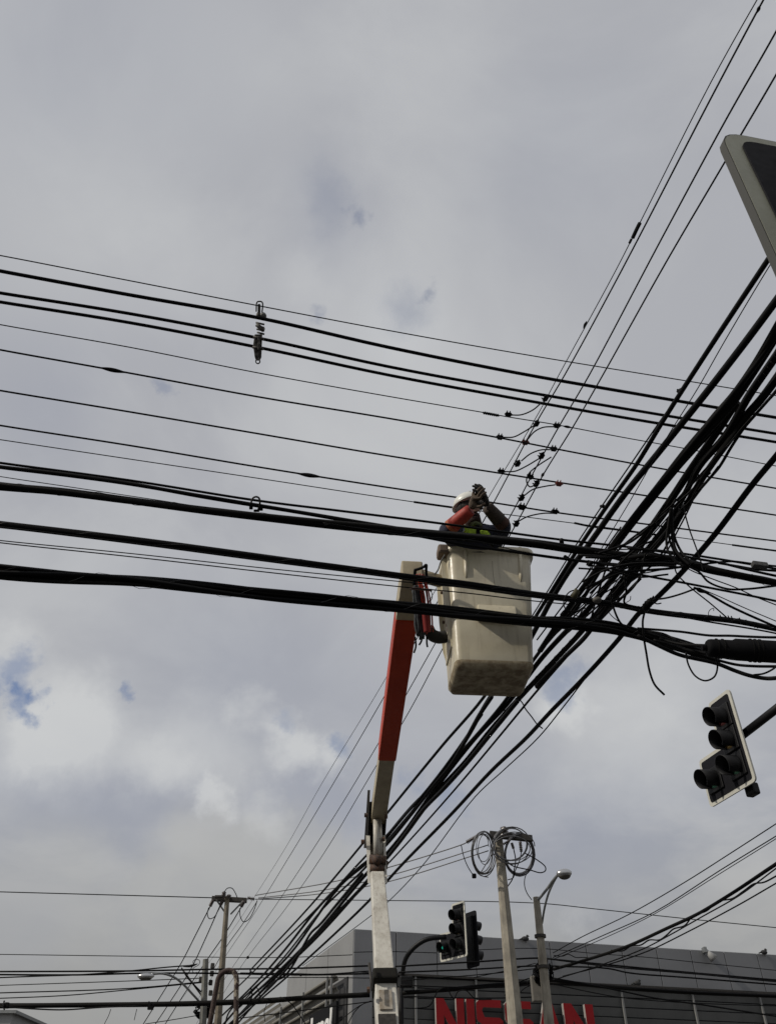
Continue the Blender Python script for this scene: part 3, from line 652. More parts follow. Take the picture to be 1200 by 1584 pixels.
# upper boom (box section seen from underneath)
TIP = P(636, 892, 6.75); ELB = P(585, 1262, 9.9)
def boxbeam(a, b, wa, wb, ha, hb, name, m, parent=lift, bevel=.012, side=None):
    ax = (b - a).normalized(); X = side or Vector((1, 0, 0)); X = (X - ax * X.dot(ax)).normalized(); Y = ax.cross(X).normalized()
    L = [[c + X * (i * w / 2) + Y * (j * h_ / 2) for i, j in ((-1, -1), (1, -1), (1, 1), (-1, 1))] for c, w, h_ in ((a, wa, ha), (b, wb, hb))]
    return lb(MB().loft(L), name, m, parent, bevel=bevel)
SD = Vector((.96, .2, -.2))
def seg(t): return TIP.lerp(ELB, t)
def prm(py):                                                         # parameter along the boom for an image row
    lo, hi = 0., 1.
    for _ in range(40):
        mid = (lo + hi) / 2
        if proj(seg(mid))[1] < py: lo = mid
        else: hi = mid
    return lo
tA_, tB_, tC_ = prm(950), prm(1163), prm(1215)
ub_ = boxbeam(seg(-.02), seg(prm(915)), .178, .182, .20, .20, 'upper_boom', CREAM)
boxbeam(seg(prm(912)), seg(tA_), .186, .19, .205, .205, 'boom_sleeve', CREAM)
boxbeam(seg(tA_ - .01), seg(tB_), .192, .192, .225, .225, 'insulating_cover', ORG)
boxbeam(seg(tB_ - .01), seg(1.0), .172, .185, .19, .20, 'boom_root', CREAM)
# thin side trim with lit edge
# tip shaft and platform pivot
lb(MB().tube([P(640, 884, 6.80), P(690, 903, 6.98)], .035, 14), 'pivot_shaft', CREAM, lift, True)
lb(MB().tube([P(650, 890, 6.72), P(680, 899, 6.85)], .055, 14), 'pivot_collar', CREAM, lift, True)
def hose(pts, d0, d1, w, name, m, wat=.5): return lb(MB().tube(path2(pts, d0, d1, 8), w * 6.7 / F_PX / 2, 8), name, m, lift, True)
REDH = mat('red_hose', (.50, .045, .02), .45, var=.3, scale=30); DKR = mat('dark_red_hose', (.22, .015, .012), .5)
hose([(645, 888), (648, 900), (652, 925), (656, 950), (657, 980)], 6.58, 6.50, 3.2, 'hose', REDH)
hose([(649, 887), (652, 902), (656, 925), (659, 950), (660, 981)], 6.56, 6.48, 2.4, 'hose', REDH)
hose([(653, 888), (657, 903), (661, 925), (664, 950), (665, 975)], 6.58, 6.50, 3.4, 'hose', DKR)
hose([(656, 890), (660, 905), (665, 928), (668, 955), (669, 978)], 6.60, 6.52, 2.6, 'hose', REDH)
hose([(641, 892), (645, 910), (648, 935), (652, 960), (655, 978)], 6.62, 6.52, 2.2, 'hose', DKR)
hose([(657, 940), (659, 960), (661, 978)], 6.50, 6.46, 11, 'hose_sleeve', DKR)
hose([(641, 882), (648, 880), (655, 877), (659, 874), (659, 882), (660, 895)], 6.6, 6.6, 4.5, 'hose', BLK)
hose([(642, 881), (641, 893), (640, 905)], 6.62, 6.6, 5, 'hose', BLK)
hose([(662, 972), (668, 982), (678, 986), (689, 985)], 6.55, 6.6, 19, 'rubber_elbow', mat('rubber', (.015, .014, .013), .8))
hose([(688, 858), (682, 868), (677, 882), (668, 893)], 6.85, 6.75, 2.4, 'control_hose', mat('grey_hose', (.09, .09, .085), .6))
rg = mat('grimy_rag', (.07, .075, .08), .9, var=.5, scale=40)
rgm = MB()
for i in range(9):
    x = 641 + i * 1.6; pts = [(x, 905 + random.random() * 6)]
    for k in range(6): pts.append((x + (k * .9) + random.uniform(-2, 2), 920 + k * 14 + random.uniform(-3, 3) - abs(i - 4) * 2))
    rgm.tube(path2(pts, 6.58 + random.uniform(-.04, .04), 6.5, 4), [.013 * random.uniform(.5, 1.4)] * (6 * 4 + 1), 5)
lb(rgm, 'wrapping', rg, lift, True)
for pts in ([(642, 985), (643, 1000), (640, 1010)], [(660, 985), (660, 995), (661, 1001)], [(649, 975), (652, 990), (648, 998)]): hose(pts, 6.5, 6.5, 2.8, 'strap_end', BLK2)
hose([(660, 912), (667, 916), (668, 925), (664, 932)], 6.55, 6.55, 1.2, 'tie_wire', BLK)
hose([(634, 910), (668, 913)], 6.52, 6.5, 4, 'hose_clamp', mat('brown_clamp', (.16, .1, .08), .7))
# lit edge flange along left of upper boom
# lower boom
LT = P(579, 1290, 9.6); LBt = P(600, 1600, 7.2)
lowx = Vector((.985, .12, 0.1))
def lseg(t): return LT.lerp(LBt, t)
def lprm(py):
    lo, hi = -.2, 1.3
    for _ in range(40):
        mid = (lo + hi) / 2
        if proj(lseg(mid))[1] < py: lo = mid
        else: hi = mid
    return lo
lb0 = boxbeam(lseg(lprm(1356)), lseg(lprm(1518)), .150, .185, .16, .22, 'lower_boom', WHT, side=lowx)
for x_a, x_b, w_ in ((569.5, 571, 5), (594.5, 597.5, 3)):
    lb(MB().loft([[P(x_a - w_ / 2 - 1, 1292, 9.75), P(x_a + w_ / 2, 1292, 9.75), P(x_b + w_ / 2, 1366, 9.15), P(x_b - w_ / 2, 1366, 9.15)], [P(x_a - w_ / 2 - 1, 1292, 9.95), P(x_a + w_ / 2, 1292, 9.95), P(x_b + w_ / 2, 1366, 9.35), P(x_b - w_ / 2, 1366, 9.35)]]), 'boom_cheek', WHT, lift)
lb(MB().loft([[P(571, 1300, 9.95), P(595, 1300, 9.95), P(598, 1362, 9.35), P(571, 1362, 9.35)], [P(571, 1300, 10.05), P(595, 1300, 10.05), P(598, 1362, 9.45), P(571, 1362, 9.45)]]), 'boom_web', mat('boom_dark_beige', (.24, .20, .15), .8, c2=(.4, .37, .32), scale=12), lift)
boxbeam(lseg(lprm(1528)), lseg(1.9), .20, .22, .22, .30, 'boom_base', WHT, side=lowx)
boxbeam(lseg(lprm(1514)) - Vector((0, .05, 0)), lseg(lprm(1531)) - Vector((0, .05, 0)), .235, .235, .28, .28, 'boom_rest', mat('dark_rubber', (.012, .011, .009), .8, spec=.2), side=lowx, bevel=.02)
for pa, pb, wd, of, th, mm in ((1536, 1566, .12, .145, .02, mat('boom_dark_beige', (.20, .16, .12))), (1573, 1592, .16, .150, .02, DSTEEL)):
    boxbeam(lseg(lprm(pa)) - Vector((0, of, 0)), lseg(lprm(pb)) - Vector((0, of, 0)), wd, wd, th, th, 'recess_shade_plate', mm, side=lowx, bevel=.003)  # dark raised plates paint in the shade of a recess and a gap
# foot down to turret
ft = lseg(1.9); lb(MB().tube([Vector((ft.x, ft.y, 0)), Vector((ft.x, ft.y, max(ft.z, .9)))], [.4, .3], 20), 'turret', WHT, lift)
# elbow: dark side plates, cylinder, pins
for sx in (-1, 1):
    x0 = 585 + sx * 14.5
    pl = [(x0 - 2 - sx * 0, 1222), (x0 + 2, 1222), (x0 - (2 if sx < 0 else 5), 1312), (x0 - 8 + (0 if sx < 0 else 2), 1312)]
    a = [P(x, y, 9.75) for x, y in pl]; b_ = [P(x, y, 10.05) for x, y in pl]
    lb(MB().loft([a, b_]), 'elbow_plate', mat('elbow_grey', (.11, .11, .115), .5) if sx < 0 else DSTEEL, lift, bevel=.004)
lb(MB().loft([[P(571, 1240, 10.0), P(597, 1240, 10.0), P(594, 1312, 9.9), P(568, 1312, 9.9)], [P(571, 1240, 10.1), P(597, 1240, 10.1), P(594, 1312, 10.0), P(568, 1312, 10.0)]]), 'elbow_web', DSTEEL, lift)
lb(MB().tube([P(581.5, 1268, 9.72), P(583, 1322, 9.5)], [.036, .042], 14), 'cylinder', WHT, lift, True)
lb(MB().tube([P(588, 1268, 9.76), P(588.5, 1322, 9.54)], [.02, .028], 10), 'cylinder_rod', WHT, lift, True)
lb(MB().tube([P(571, 1329, 9.38), P(597, 1331, 9.38)], .05, 14), 'pin', RUST, lift, True)
lb(MB().sphere(P(583, 1330, 9.32), .06, .055, .055), 'knuckle', RUST, lift, True)
lb(MB().tube([P(572, 1343, 9.3), P(594, 1344, 9.3)], .04, 10), 'pin', RUST, lift, True)
lb(MB().tube([P(575, 1352, 9.2), P(592, 1353, 9.2)], .035, 10), 'pin', RUST, lift, True)
for px, py in ((566, 1261), (597, 1263), (561, 1302), (593, 1298), (597, 1341), (598, 1335), (570, 1531)):
    lb(MB().tube([P(px - 2.5, py, 9.6 if py < 1400 else 7.4), P(px + 2.5, py, 9.6 if py < 1400 else 7.4)], .026, 8), 'bolt', RUST, lift)
sdm = mat('side_trim', (.5, .47, .4), .5)
lb(MB().tube([P(576, 1532, 7.35), P(571, 1490, 7.6)], .014, 8), 'hydraulic_line', DSTEEL, lift, True)
lb(MB().tube([P(617, 1528, 7.1), P(619, 1584, 6.9)], .014, 8), 'hydraulic_line', DSTEEL, lift, True)

# ------------------------------------------------------------------ person in the bucket
def skin(name, V, E, Rr, m, parent, sub=2, root=0):
    me = bpy.data.meshes.new(name); off = Vector(parent.location) if parent else Vector()
    me.from_pydata([tuple(Vector(v) - off) for v in V], E, []); me.materials.append(m)
    o = bpy.data.objects.new(name, me); COL.objects.link(o); o.parent = parent
    mo = o.modifiers.new('Skin', 'SKIN'); mo.use_smooth_shade = True
    lay = me.skin_vertices[0].data if me.skin_vertices else None
    for i, r in enumerate(Rr):
        lay[i].radius = (r, r) if not isinstance(r, tuple) else r; lay[i].use_root = (i == root)
    s = o.modifiers.new('Sub', 'SUBSURF'); s.levels = sub; s.render_levels = sub
    return o
NAVY = mat('navy_cotton', (.028, .032, .06), .85, c2=(.016, .018, .034), scale=22, thr=(.35, .7), bump=.6)
SKN = mat('skin', (.20, .10, .065), .6); GLV = mat('brown_glove', (.115, .08, .052), .8, c2=(.06, .042, .03), scale=60, bump=.6)
GLV2 = mat('black_glove', (.022, .02, .018), .75, bump=.4, scale=60, var=.3); REDS = mat('red_sleeve', (.40, .035, .018), .6, c2=(.26, .02, .012), scale=14, thr=(.4, .7)); ORS = mat('orange_sleeve', (.36, .09, .03), .7)
HIV = mat('hivis_yellow', (.50, .72, .04), .6, c2=(.38, .58, .03), scale=60, thr=(.4, .6), bump=.6); BRS = mat('brown_sleeve', (.08, .035, .025), .85, var=.4, scale=30, bump=.5)
DP = 7.0
pel = Vector((P(735, 870, DP).x, 5.86, 5.60)); 
ch = P(737, 836, 6.93); nk = P(730, 812, 6.93); hd = P(725, 790, 6.92)
sl1 = P(702, 833, 6.95); sr1 = P(770, 829, 6.95); el1 = P(689, 822, 6.78); er1 = P(781, 815, 6.82); wl1 = P(727, 789, 6.66); wr1 = P(754, 785, 6.70)
fz = 4.70
per = empty('person', 'worker in white hard hat, navy top and gloves, hands raised to face', 'person', loc=(pel.x, pel.y, fz))
waist = Vector((pel.x, pel.y - .03, 5.75))
hipL = pel + Vector((-.1, 0, -.05)); hipR = pel + Vector((.1, 0, -.05)); kL = Vector((pel.x - .11, pel.y - .04, 5.14)); kR = Vector((pel.x + .11, pel.y - .04, 5.14)); aL = Vector((pel.x - .11, pel.y + .02, 4.76)); aR = Vector((pel.x + .11, pel.y + .02, 4.76))
# continuous body
head_dir = Vector((.55, -.45, -.25)).normalized()
V = [pel, waist, ch, nk, hd + Vector((-.005, .01, -.055)), hd + Vector((0, 0, .02)), hd + Vector((.005, 0, .08)), sl1, el1, wl1, sr1, er1, wr1, hipL, kL, aL, hipR, kR, aR, aL + Vector((0, -.12, -.02)), aR + Vector((0, -.12, -.02)), hd + head_dir * .105 + Vector((0, 0, -.015))]
E = [(0, 1), (1, 2), (2, 3), (3, 4), (4, 5), (5, 6), (2, 7), (7, 8), (8, 9), (2, 10), (10, 11), (11, 12), (0, 13), (13, 14), (14, 15), (0, 16), (16, 17), (17, 18), (15, 19), (18, 20), (5, 21)]
RR = [.12, .115, .12, .05, .062, .082, .07, .055, .042, .03, .055, .042, .03, .085, .058, .042, .085, .058, .042, .035, .035, .012]
skin('body', V, E, RR, SKN, per)
# shirt: torso and upper arms to elbow
sh = [pel + Vector((0, 0, -.02)), waist, ch, nk + Vector((0, 0, -.045)), sl1, el1, sr1, er1, el1.lerp(wl1, .22), er1.lerp(wr1, .25)]
skin('shirt', sh, [(0, 1), (1, 2), (2, 3), (2, 4), (4, 5), (2, 6), (6, 7), (5, 8), (7, 9)], [.145, .14, .15, .07, .092, .082, .09, .082, .062, .062], NAVY, per)
skin('trousers', [pel + Vector((0, 0, .0)), hipL, kL, aL + Vector((0, 0, .05)), hipR, kR, aR + Vector((0, 0, .05))], [(0, 1), (1, 2), (2, 3), (0, 4), (4, 5), (5, 6)], [.145, .11, .085, .075, .11, .085, .075], NAVY, per)
def tubep(a, b, ra, rb, name, m, bulge=1.0, bend=None):
    pts = [a.lerp(b, i / 6) + (bend * math.sin(math.pi * i / 6) if bend else Vector()) for i in range(7)]; rr = [(ra + (rb - ra) * i / 6) * (1 + (bulge - 1) * math.sin(math.pi * i / 6)) for i in range(7)]
    return lb(MB().tube(pts, rr, 16), name, m, per, True)
tubep(el1.lerp(wl1, .2), el1.lerp(wl1, .46), .066, .061, 'cuff', ORS)
tubep(el1.lerp(wl1, .30), el1.lerp(wl1, 1.0), .064, .050, 'gauntlet', REDS, 1.03)
tubep(er1.lerp(wr1, .12), er1.lerp(wr1, .45), .066, .056, 'cuff', BRS)
tubep(er1.lerp(wr1, .38), er1.lerp(wr1, 1.0), .064, .052, 'gauntlet', mat('dark_gauntlet', (.055, .04, .03), .85, var=.4, scale=30, bump=.5))
# hi-vis bib on the chest
def chest(px, py, dd=6.74): return P(px, py, dd)
for c, rx_, rz_ in ((chest(728, 826), .068, .05), (chest(748, 828), .052, .045)):
    o = lb(MB().sphere(c, rx_, .05, rz_, 18, 10), 'vest_panel', HIV, per, True)
lb(MB().tube(path2([(718, 812), (722, 822), (726, 836)], 6.70, 6.70, 5), .012, 8), 'strap', HIV, per, True)
lb(MB().tube(path2([(739, 812), (739, 822), (742, 838)], 6.66, 6.68, 5), .017, 8), 'harness_strap', BLK, per, True)
lb(MB().tube(path2([(744, 813), (736, 809), (728, 812)], 6.7, 6.7, 5), .014, 8), 'collar', mat('collar_green', (.12, .15, .06), .7), per, True)
# gloves: palm plus five bent fingers each
def hand(w, tipdir, side, palmn, m, name, s=1.0, curl=.5):
    t = tipdir.normalized(); n = (palmn - t * palmn.dot(t)).normalized(); x = t.cross(n).normalized() * side
    V = [w, w + t * .045 * s, w + t * .09 * s]; E = [(0, 1), (1, 2)]; Rr = [.032, (.040, .026), (.042, .024)]
    for i, (ox, L, a) in enumerate(((-.033, .062, -.10), (-.011, .078, -.03), (.011, .074, .05), (.032, .056, .13))):
        k = len(V); b = w + t * .092 * s + x * ox * s
        d0 = (t + x * a * 1.2).normalized(); d1 = (d0 + n * curl).normalized(); d2 = (d0 + n * curl * 2.4).normalized()
        V += [b, b + d0 * L * .45 * s, b + d0 * L * .45 * s + d1 * L * .32 * s, b + d0 * L * .45 * s + d1 * L * .32 * s + d2 * L * .28 * s]
        E += [(2, k), (k, k + 1), (k + 1, k + 2), (k + 2, k + 3)]; Rr += [.0125, .0115, .0108, .0095]
    k = len(V); b = w + t * .035 * s - x * .035 * s
    V += [b, b + (t * .5 - x * .8 + n * .2).normalized() * .04, b + (t * .5 - x * .8 + n * .2).normalized() * .04 + (t + n * .5 - x * .2).normalized() * .032, b + (t * .5 - x * .8 + n * .2).normalized() * .04 + (t + n * .5 - x * .2).normalized() * .032 + (t * .8 + n).normalized() * .02]
    E += [(1, k), (k, k + 1), (k + 1, k + 2), (k + 2, k + 3)]; Rr += [.016, .014, .0125, .011]
    return skin(name, V, E, Rr, m, per, 2)
hand(wl1 + Vector((.0, 0, .01)), P(739, 764, 6.62) - wl1, 1, Vector((.3, .9, 0)), GLV, 'glove', 1.30, .62)
hand(wr1 + Vector((0, 0, .01)), P(742, 759, 6.66) - wr1, -1, Vector((-.5, .8, 0)), GLV2, 'glove', 1.36, .60)
tubep(ch + Vector((0, 0, .03)), hd + Vector((.02, -.03, -.085)), .078, .066, 'neck_shade_cover', mat('neck_shade', (.03, .012, .01), .85))  # added dark cover, hides neck skin that caught too much light
# helmet
hc = hd + Vector((-.012, 0, .065)); hax = (Vector((.35, -.1, 1)) * 0 + Vector((-.22, -.1, 1))).normalized(); hx = hax.orthogonal().normalized(); hx = (Vector((1, -.7, 0)) - hax * Vector((1, -.7, 0)).dot(hax)).normalized(); hy = hax.cross(hx)
hm = MB(); loops = []
for j in range(9):
    a = math.pi / 2 * j / 8 * .985
    loops.append([hc + hx * (.125 * math.cos(a) * math.cos(2 * math.pi * k / 28)) + hy * (.105 * math.cos(a) * math.sin(2 * math.pi * k / 28)) + hax * (.112 * math.sin(a) ** .9 if a > 0 else 0) for k in range(28)])
hm.loft(loops, (True, True))
HEL = mat('helmet_white', (.70, .70, .65), .35)
helm = lb(hm, 'helmet', HEL, per, True)
bm_ = MB(); rim = [[hc + hx * ((.125 + e + (.045 if math.cos(2 * math.pi * k / 28) > .2 else .0) * (math.cos(2 * math.pi * k / 28)) * (1 if e > 0 else 0)) * math.cos(2 * math.pi * k / 28)) + hy * ((.105 + e) * math.sin(2 * math.pi * k / 28)) + hax * zz for k in range(28)] for e, zz in ((-.004, .008), (.014, .0), (.014, -.006), (-.004, -.004))]
bm_.loft(rim, (False, False)); o = lb(bm_, 'brim', HEL, per, True); o.parent = helm
lb(MB().tube([hc + hx * .07 + hax * .100, hc + hax * .115, hc - hx * .08 + hax * .095], .012, 8), 'ridge', HEL, per, True).parent = helm
o = lb(MB().sphere(hd + Vector((-.018, .0, .015)), .092, .088, .075, 18, 10), 'hair', mat('dark_hair', (.015, .012, .01), .8), per, True)
lb(MB().tube([hc - hy * .1 - hx * .02, hd + Vector((-.06, -.06, -.03)), hd + Vector((.02, -.07, -.10)), hd + Vector((.06, -.05, -.09))], .007, 6), 'chin_strap', BLK, per, True)
gg = MB(); gg.sphere(hd + head_dir * .078 + Vector((-.03, -.02, .03)), .03, .016, .02, 12, 8); gg.sphere(hd + head_dir * .078 + Vector((.035, .015, .03)), .03, .016, .02, 12, 8); lb(gg, 'safety_glasses', mat('dark_glass', (.01, .01, .012), .1), per, True)
for s_, c in ((-1, aL), (1, aR)): lb(MB().sphere(c + Vector((0, -.06, -.02)), .055, .14, .055, 16, 8), 'boot', BLK, per, True)

# ------------------------------------------------------------------ wires crossing from left to right
GM, GL, GT = 'medium voltage lines across the street', 'low voltage lines above the bucket', 'communication cables across the street'
HM = (8.6, 8.6); HL_ = (6.72, 6.72)
def xw(label, pts, w, H, group, name='power_line', cat='power line', m=None, **k): return wire(name, label, cat, pts, w, H=H, group=group, m=m, **k)
xw('thin topmost line crossing above the three thick lines', [(-40, 388), (0, 395), (200, 434), (390, 471), (600, 511), (800, 546.5), (1060, 589), (1200, 612), (1240, 618)], 1.8, HM, GM, 'power_line')
xw('uppermost of the three thick black lines held by the hanging spacer', [(-40, 411), (0, 419), (200, 456), (397, 491), (600, 537), (800, 577), (1000, 612), (1200, 646), (1240, 652)], 5.6, HM, GM, m=BLK)
xw('middle one of the three thick black lines held by the hanging spacer', [(-40, 446), (0, 453), (200, 485), (400, 523), (600, 567), (800, 604), (1000, 638), (1200, 671), (1240, 677)], 5.0, HM, GM)
xw('lowest of the three thick black lines held by the hanging spacer', [(-40, 460), (0, 467), (200, 499), (400, 537.5), (600, 580), (800, 617), (1000, 652), (1200, 684), (1240, 691)], 5.0, HM, GM)
xw('hair thin line with a twisted tie left of the topmost jumper', [(-40, 494), (0, 502), (200, 537), (400, 577), (600, 613), (747, 638), (786, 645), (860, 657), (960, 676), (1060, 694), (1200, 721), (1240, 728)], 1.7, HL_, GL)
xw('line carrying the spindle splice near the left edge', [(-40, 533), (0, 541), (200, 577), (400, 614), (600, 647), (760, 675), (860, 694.5), (1000, 721), (1200, 755.5), (1240, 762)], 2.8, HL_, GL)
xw('line between the left spindle splice and the red end clamp', [(-40, 597), (0, 604), (200, 637), (400, 671), (600, 705), (760, 730), (868, 747), (1000, 767), (1200, 797), (1240, 803)], 2.8, HL_, GL)
xw('line with a spindle splice passing the white hard hat', [(-40, 651), (0, 658), (200, 689), (400, 722.5), (600, 754), (758, 777), (868, 794), (1000, 811), (1200, 837), (1240, 842)], 2.8, HL_, GL)
xw('fine sleeve patched line passing before the raised gloves', [(-40, 674), (0, 680), (200, 710), (400, 740), (640, 776.5), (800, 798), (960, 819), (1060, 833), (1200, 852), (1240, 857)], 1.5, (6.0, 6.2), GL)
def sleeve(label, pts, w, H, name='line_splice', cat='splice', taper=True, group=None, d=None, m=None):
    d0, d1 = d or (dH(pts[0][1], H), dH(pts[-1][1], H)); p3 = path3(pts, d0, d1, 5); n = len(p3); r = w * (d0 + d1) / 2 / F_PX / 2
    rr = [r * (.3 + .75 * math.sin(math.pi * i / (n - 1)) ** 1.3 if taper else 1) for i in range(n)]
    return tag(MB().tube(p3, rr, 10).build(name, m or BLK, None, True), label, cat, group)
sleeve('spindle splice on the line near the left edge of the picture', [(154, 568.5), (175, 572.5), (196, 576.5)], 6.5, 6.72)
sleeve('spindle splice on the line that passes the white hard hat', [(460, 732.5), (478, 735.2), (498, 738)], 6.5, 6.72)
sleeve('black sleeve on the fine line just left of the worker', [(640, 776.5), (690, 783.6), (735, 789.7)], 3.4, 6.08, taper=False)
sleeve('black sleeve on the fine line left of the steep thick cable', [(888, 809), (912, 814), (960, 820), (1035, 830)], 3.4, 6.15, taper=False)
sleeve('black sleeve on the fine line at the right edge of the picture', [(1132, 843), (1165, 847.5), (1215, 854)], 3.0, 6.2, taper=False)
sleeve('short sleeve on the hair thin line right of the topmost clamps', [(870, 659), (884, 661.5)], 4.0, 6.72)
tw = [(747 + i * 1.6, 638.2 + i * .30 + (1.6 if i % 2 else -1.2)) for i in range(16)]
sleeve('twisted wire tie on the hair thin line left of the top clamp', tw, 2.6, 6.72, taper=False)

# communication cables in front of the bucket
def bundle(label, pts, w, H=None, d=None, n=5, cw=None, lash=True, wprof=None, name='cable_bundle', group=GT, seed=0, wat=.5):
    rnd = random.Random(seed); d0, d1 = d or (dH(pts[0][1], H[0]), dH(pts[-1][1], H[1])); dm = 1 / ((1 - wat) / d0 + wat / d1)
    core = path3(pts, d0, d1, 8); t = empty(name, label, 'cable bundle', group, loc=tuple(core[0])); w = w * 1.28; r = w * dm / F_PX / 2; cw = cw or 2.3 * w / (n ** .5 + 1)
    rs = cw * dm / F_PX / 2; N_ = len(core); prof = lambda u: 1.0
    if wprof: prof = lambda u: wprof[min(int(u * (len(wprof) - 1)), len(wprof) - 2)] * (1 - (u * (len(wprof) - 1)) % 1) + wprof[min(int(u * (len(wprof) - 1)) + 1, len(wprof) - 1)] * ((u * (len(wprof) - 1)) % 1)
    frames = []
    for i in range(N_):
        tg = (core[min(i + 1, N_ - 1)] - core[max(i - 1, 0)]).normalized(); s = tg.cross(Z).normalized(); frames.append((s, s.cross(tg).normalized()))
    for k in range(n):
        a0 = 2 * math.pi * k / n + rnd.uniform(-.3, .3); tw_ = rnd.uniform(-5, 5); q = rnd.uniform(.55, 1.0) if k else .1; ph = rnd.random() * 6; pp = []
        for i, c in enumerate(core):
            u = i / (N_ - 1); a = a0 + tw_ * u + .8 * math.sin(u * 9 + ph); rad = (r - rs * .8) * q * (1 + .18 * math.sin(u * 23 + ph)) * prof(u); rad = max(rad, 0)
            pp.append(c + frames[i][0] * (rad * math.cos(a)) + frames[i][1] * (rad * math.sin(a)))
        lb(MB().tube(pp, rs * rnd.uniform(.8, 1.1), 7), 'cable', BLK if k % 3 else BLK2, t, True)
    if lash:
        hp_ = []; Ltot = sum((core[i + 1] - core[i]).length for i in range(N_ - 1)); turns = max(6, int(Ltot / .45)); M_ = turns * 8
        for j in range(M_ + 1):
            u = j / M_ * (N_ - 1); i = min(int(u), N_ - 2); f = u - i; c = core[i].lerp(core[i + 1], f); a = 2 * math.pi * j / 8
            rad = r * .90 * prof(u / (N_ - 1)); hp_.append(c + frames[i][0] * (rad * math.cos(a)) + frames[i][1] * (rad * math.sin(a)))
        lb(MB().tube(hp_, .0016, 4), 'lashing_wire', ALU, t)
    return t
H1 = (5.42, 5.42)
xw('upper single cable passing over the looped clamp and the worker', [(-40, 710), (0, 716), (200, 743), (395, 774), (540, 792), (683, 810), (786, 824), (868, 835), (960, 845), (1060, 857), (1200, 880), (1240, 888)], 4.0, (5.62, 5.5), GT, 'phone_cable', 'cable')
bundle('double cable dipping from the left edge into the upper thick bundle', [(-40, 716), (0, 722), (100, 734), (200, 748), (300, 765), (395, 781), (470, 793), (560, 808), (660, 824)], 6.0, H=(5.5, 5.43), n=3, lash=False, seed=2)
xw('hair thin messenger wire merging into the upper thick bundle', [(-40, 730), (0, 737), (120, 755), (240, 773), (330, 787)], 1.4, H1, GT, 'messenger_wire', 'wire')
bundle('upper thick cable bundle crossing in front of the bucket rim', [(-40, 747), (0, 752), (100, 761), (200, 774), (300, 787), (420, 801), (530, 814), (640, 825), (720, 831), (824, 841), (887, 851), (935, 857), (975, 862), (1015, 868)], 11, H=(5.42, 5.3), n=7, seed=3, wprof=[1, 1, 1, 1, .9, 1.2])
xw('cable leaving the upper bundle and crossing the bucket ribs', [(560, 816), (640, 828), (720, 843), (800, 854.5), (860, 863), (931, 871.5), (991, 875), (1045, 873)], 4.8, (5.36, 5.2), GT, 'phone_cable', 'cable')
xw('thin wire just under the upper bundle in front of the bucket', [(500, 809), (560, 818), (633, 829), (735, 837), (800, 852), (860, 862), (910, 869)], 1.6, (5.30, 5.2), GT, 'phone_cable', 'cable')
sleeve('small box clamp hanging on the upper cable right of the bucket', [(868, 835), (868.5, 843)], 7, 5.5, 'cable_clamp', 'clamp', taper=False)
sleeve('small box clamp on the thin cable in front of the bucket rim', [(757, 838), (762, 845)], 5, 5.34, 'cable_clamp', 'clamp', taper=False)
sleeve('small box clamp on the cable beside the steep double cable', [(873, 861), (880, 866)], 6, 5.26, 'cable_clamp', 'clamp', taper=False)
H2 = (5.18, 5.1)
bundle('double cable crossing over the orange boom tip and bucket middle', [(-40, 806), (0, 811), (120, 825), (240, 840), (420, 864), (520, 877), (613, 890), (727, 904), (820, 918), (947, 934), (997, 944), (1060, 952), (1100, 956), (1140, 961), (1200, 973), (1240, 982)], 8.5, H=H2, n=5, lash=True, seed=5)
xw('lower companion cable splitting off under the middle double cable', [(-40, 812), (0, 815.5), (210, 841), (420, 869), (560, 887), (700, 906), (820, 923), (950, 938), (1058, 955), (1096, 962), (1158, 972), (1200, 980), (1240, 990)], 3.0, (5.14, 5.05), GT, 'phone_cable', 'cable')
xw('upper of two thin wires between the middle and lowest bundles', [(-40, 831), (0, 836), (210, 857), (420, 880), (613, 899), (727, 910), (820, 920), (900, 929)], 1.7, (5.05, 5.02), GT, 'phone_cable', 'cable')
xw('lower of two thin wires between the middle and lowest bundles', [(-40, 834), (0, 839.5), (210, 862), (420, 886), (613, 907), (727, 918), (800, 927), (880, 935)], 1.9, (5.02, 5.0), GT, 'phone_cable', 'cable')
bundle('lowest and thickest cable bundle crossing the boom and the bucket', [(-40, 881), (0, 885), (100, 893), (210, 900), (320, 911), (420, 921), (540, 931), (640, 941), (727, 951), (800, 958), (860, 963), (947, 973), (997, 984), (1061, 1002), (1110, 1020)], 17, H=(4.86, 4.8), n=9, seed=8, cw=7)
xw('thin wire riding on top of the lowest bundle at the left edge', [(-40, 869), (0, 873), (140, 888), (300, 903), (420, 913)], 2.0, (4.95, 4.92), GT, 'phone_cable', 'cable')

# tangle on the right
GR = 'loose cables around the crossing at the right'
def rw(label, pts, w, d=(5.9, 5.7), loop=True, name='loose_cable'): return wire(name, label, 'cable', pts, w, d=d, group=GR, loop=loop, seg=7)
bundle('thick bundle running right from the knot below the steep thick cable', [(960, 868), (1000, 862), (1057, 870), (1095, 881), (1155, 893), (1200, 903), (1250, 913)], 11, d=(6.1, 5.7), n=6, group=GR, seed=11)
rw('topmost cable running from the knot to the right edge', [(970, 848), (1020, 853), (1060, 861), (1080, 865), (1110, 870), (1155, 881), (1200, 891), (1250, 900)], 4.2)
rw('cable carrying the grey splice case at the right edge', [(1050, 871), (1080, 873), (1100, 871), (1132, 868.5), (1162, 872), (1200, 876), (1250, 881)], 3.4)
rw('cable passing under the grey splice case to the right edge', [(1110, 871), (1140, 876), (1163, 880), (1200, 883), (1250, 886)], 4.0)
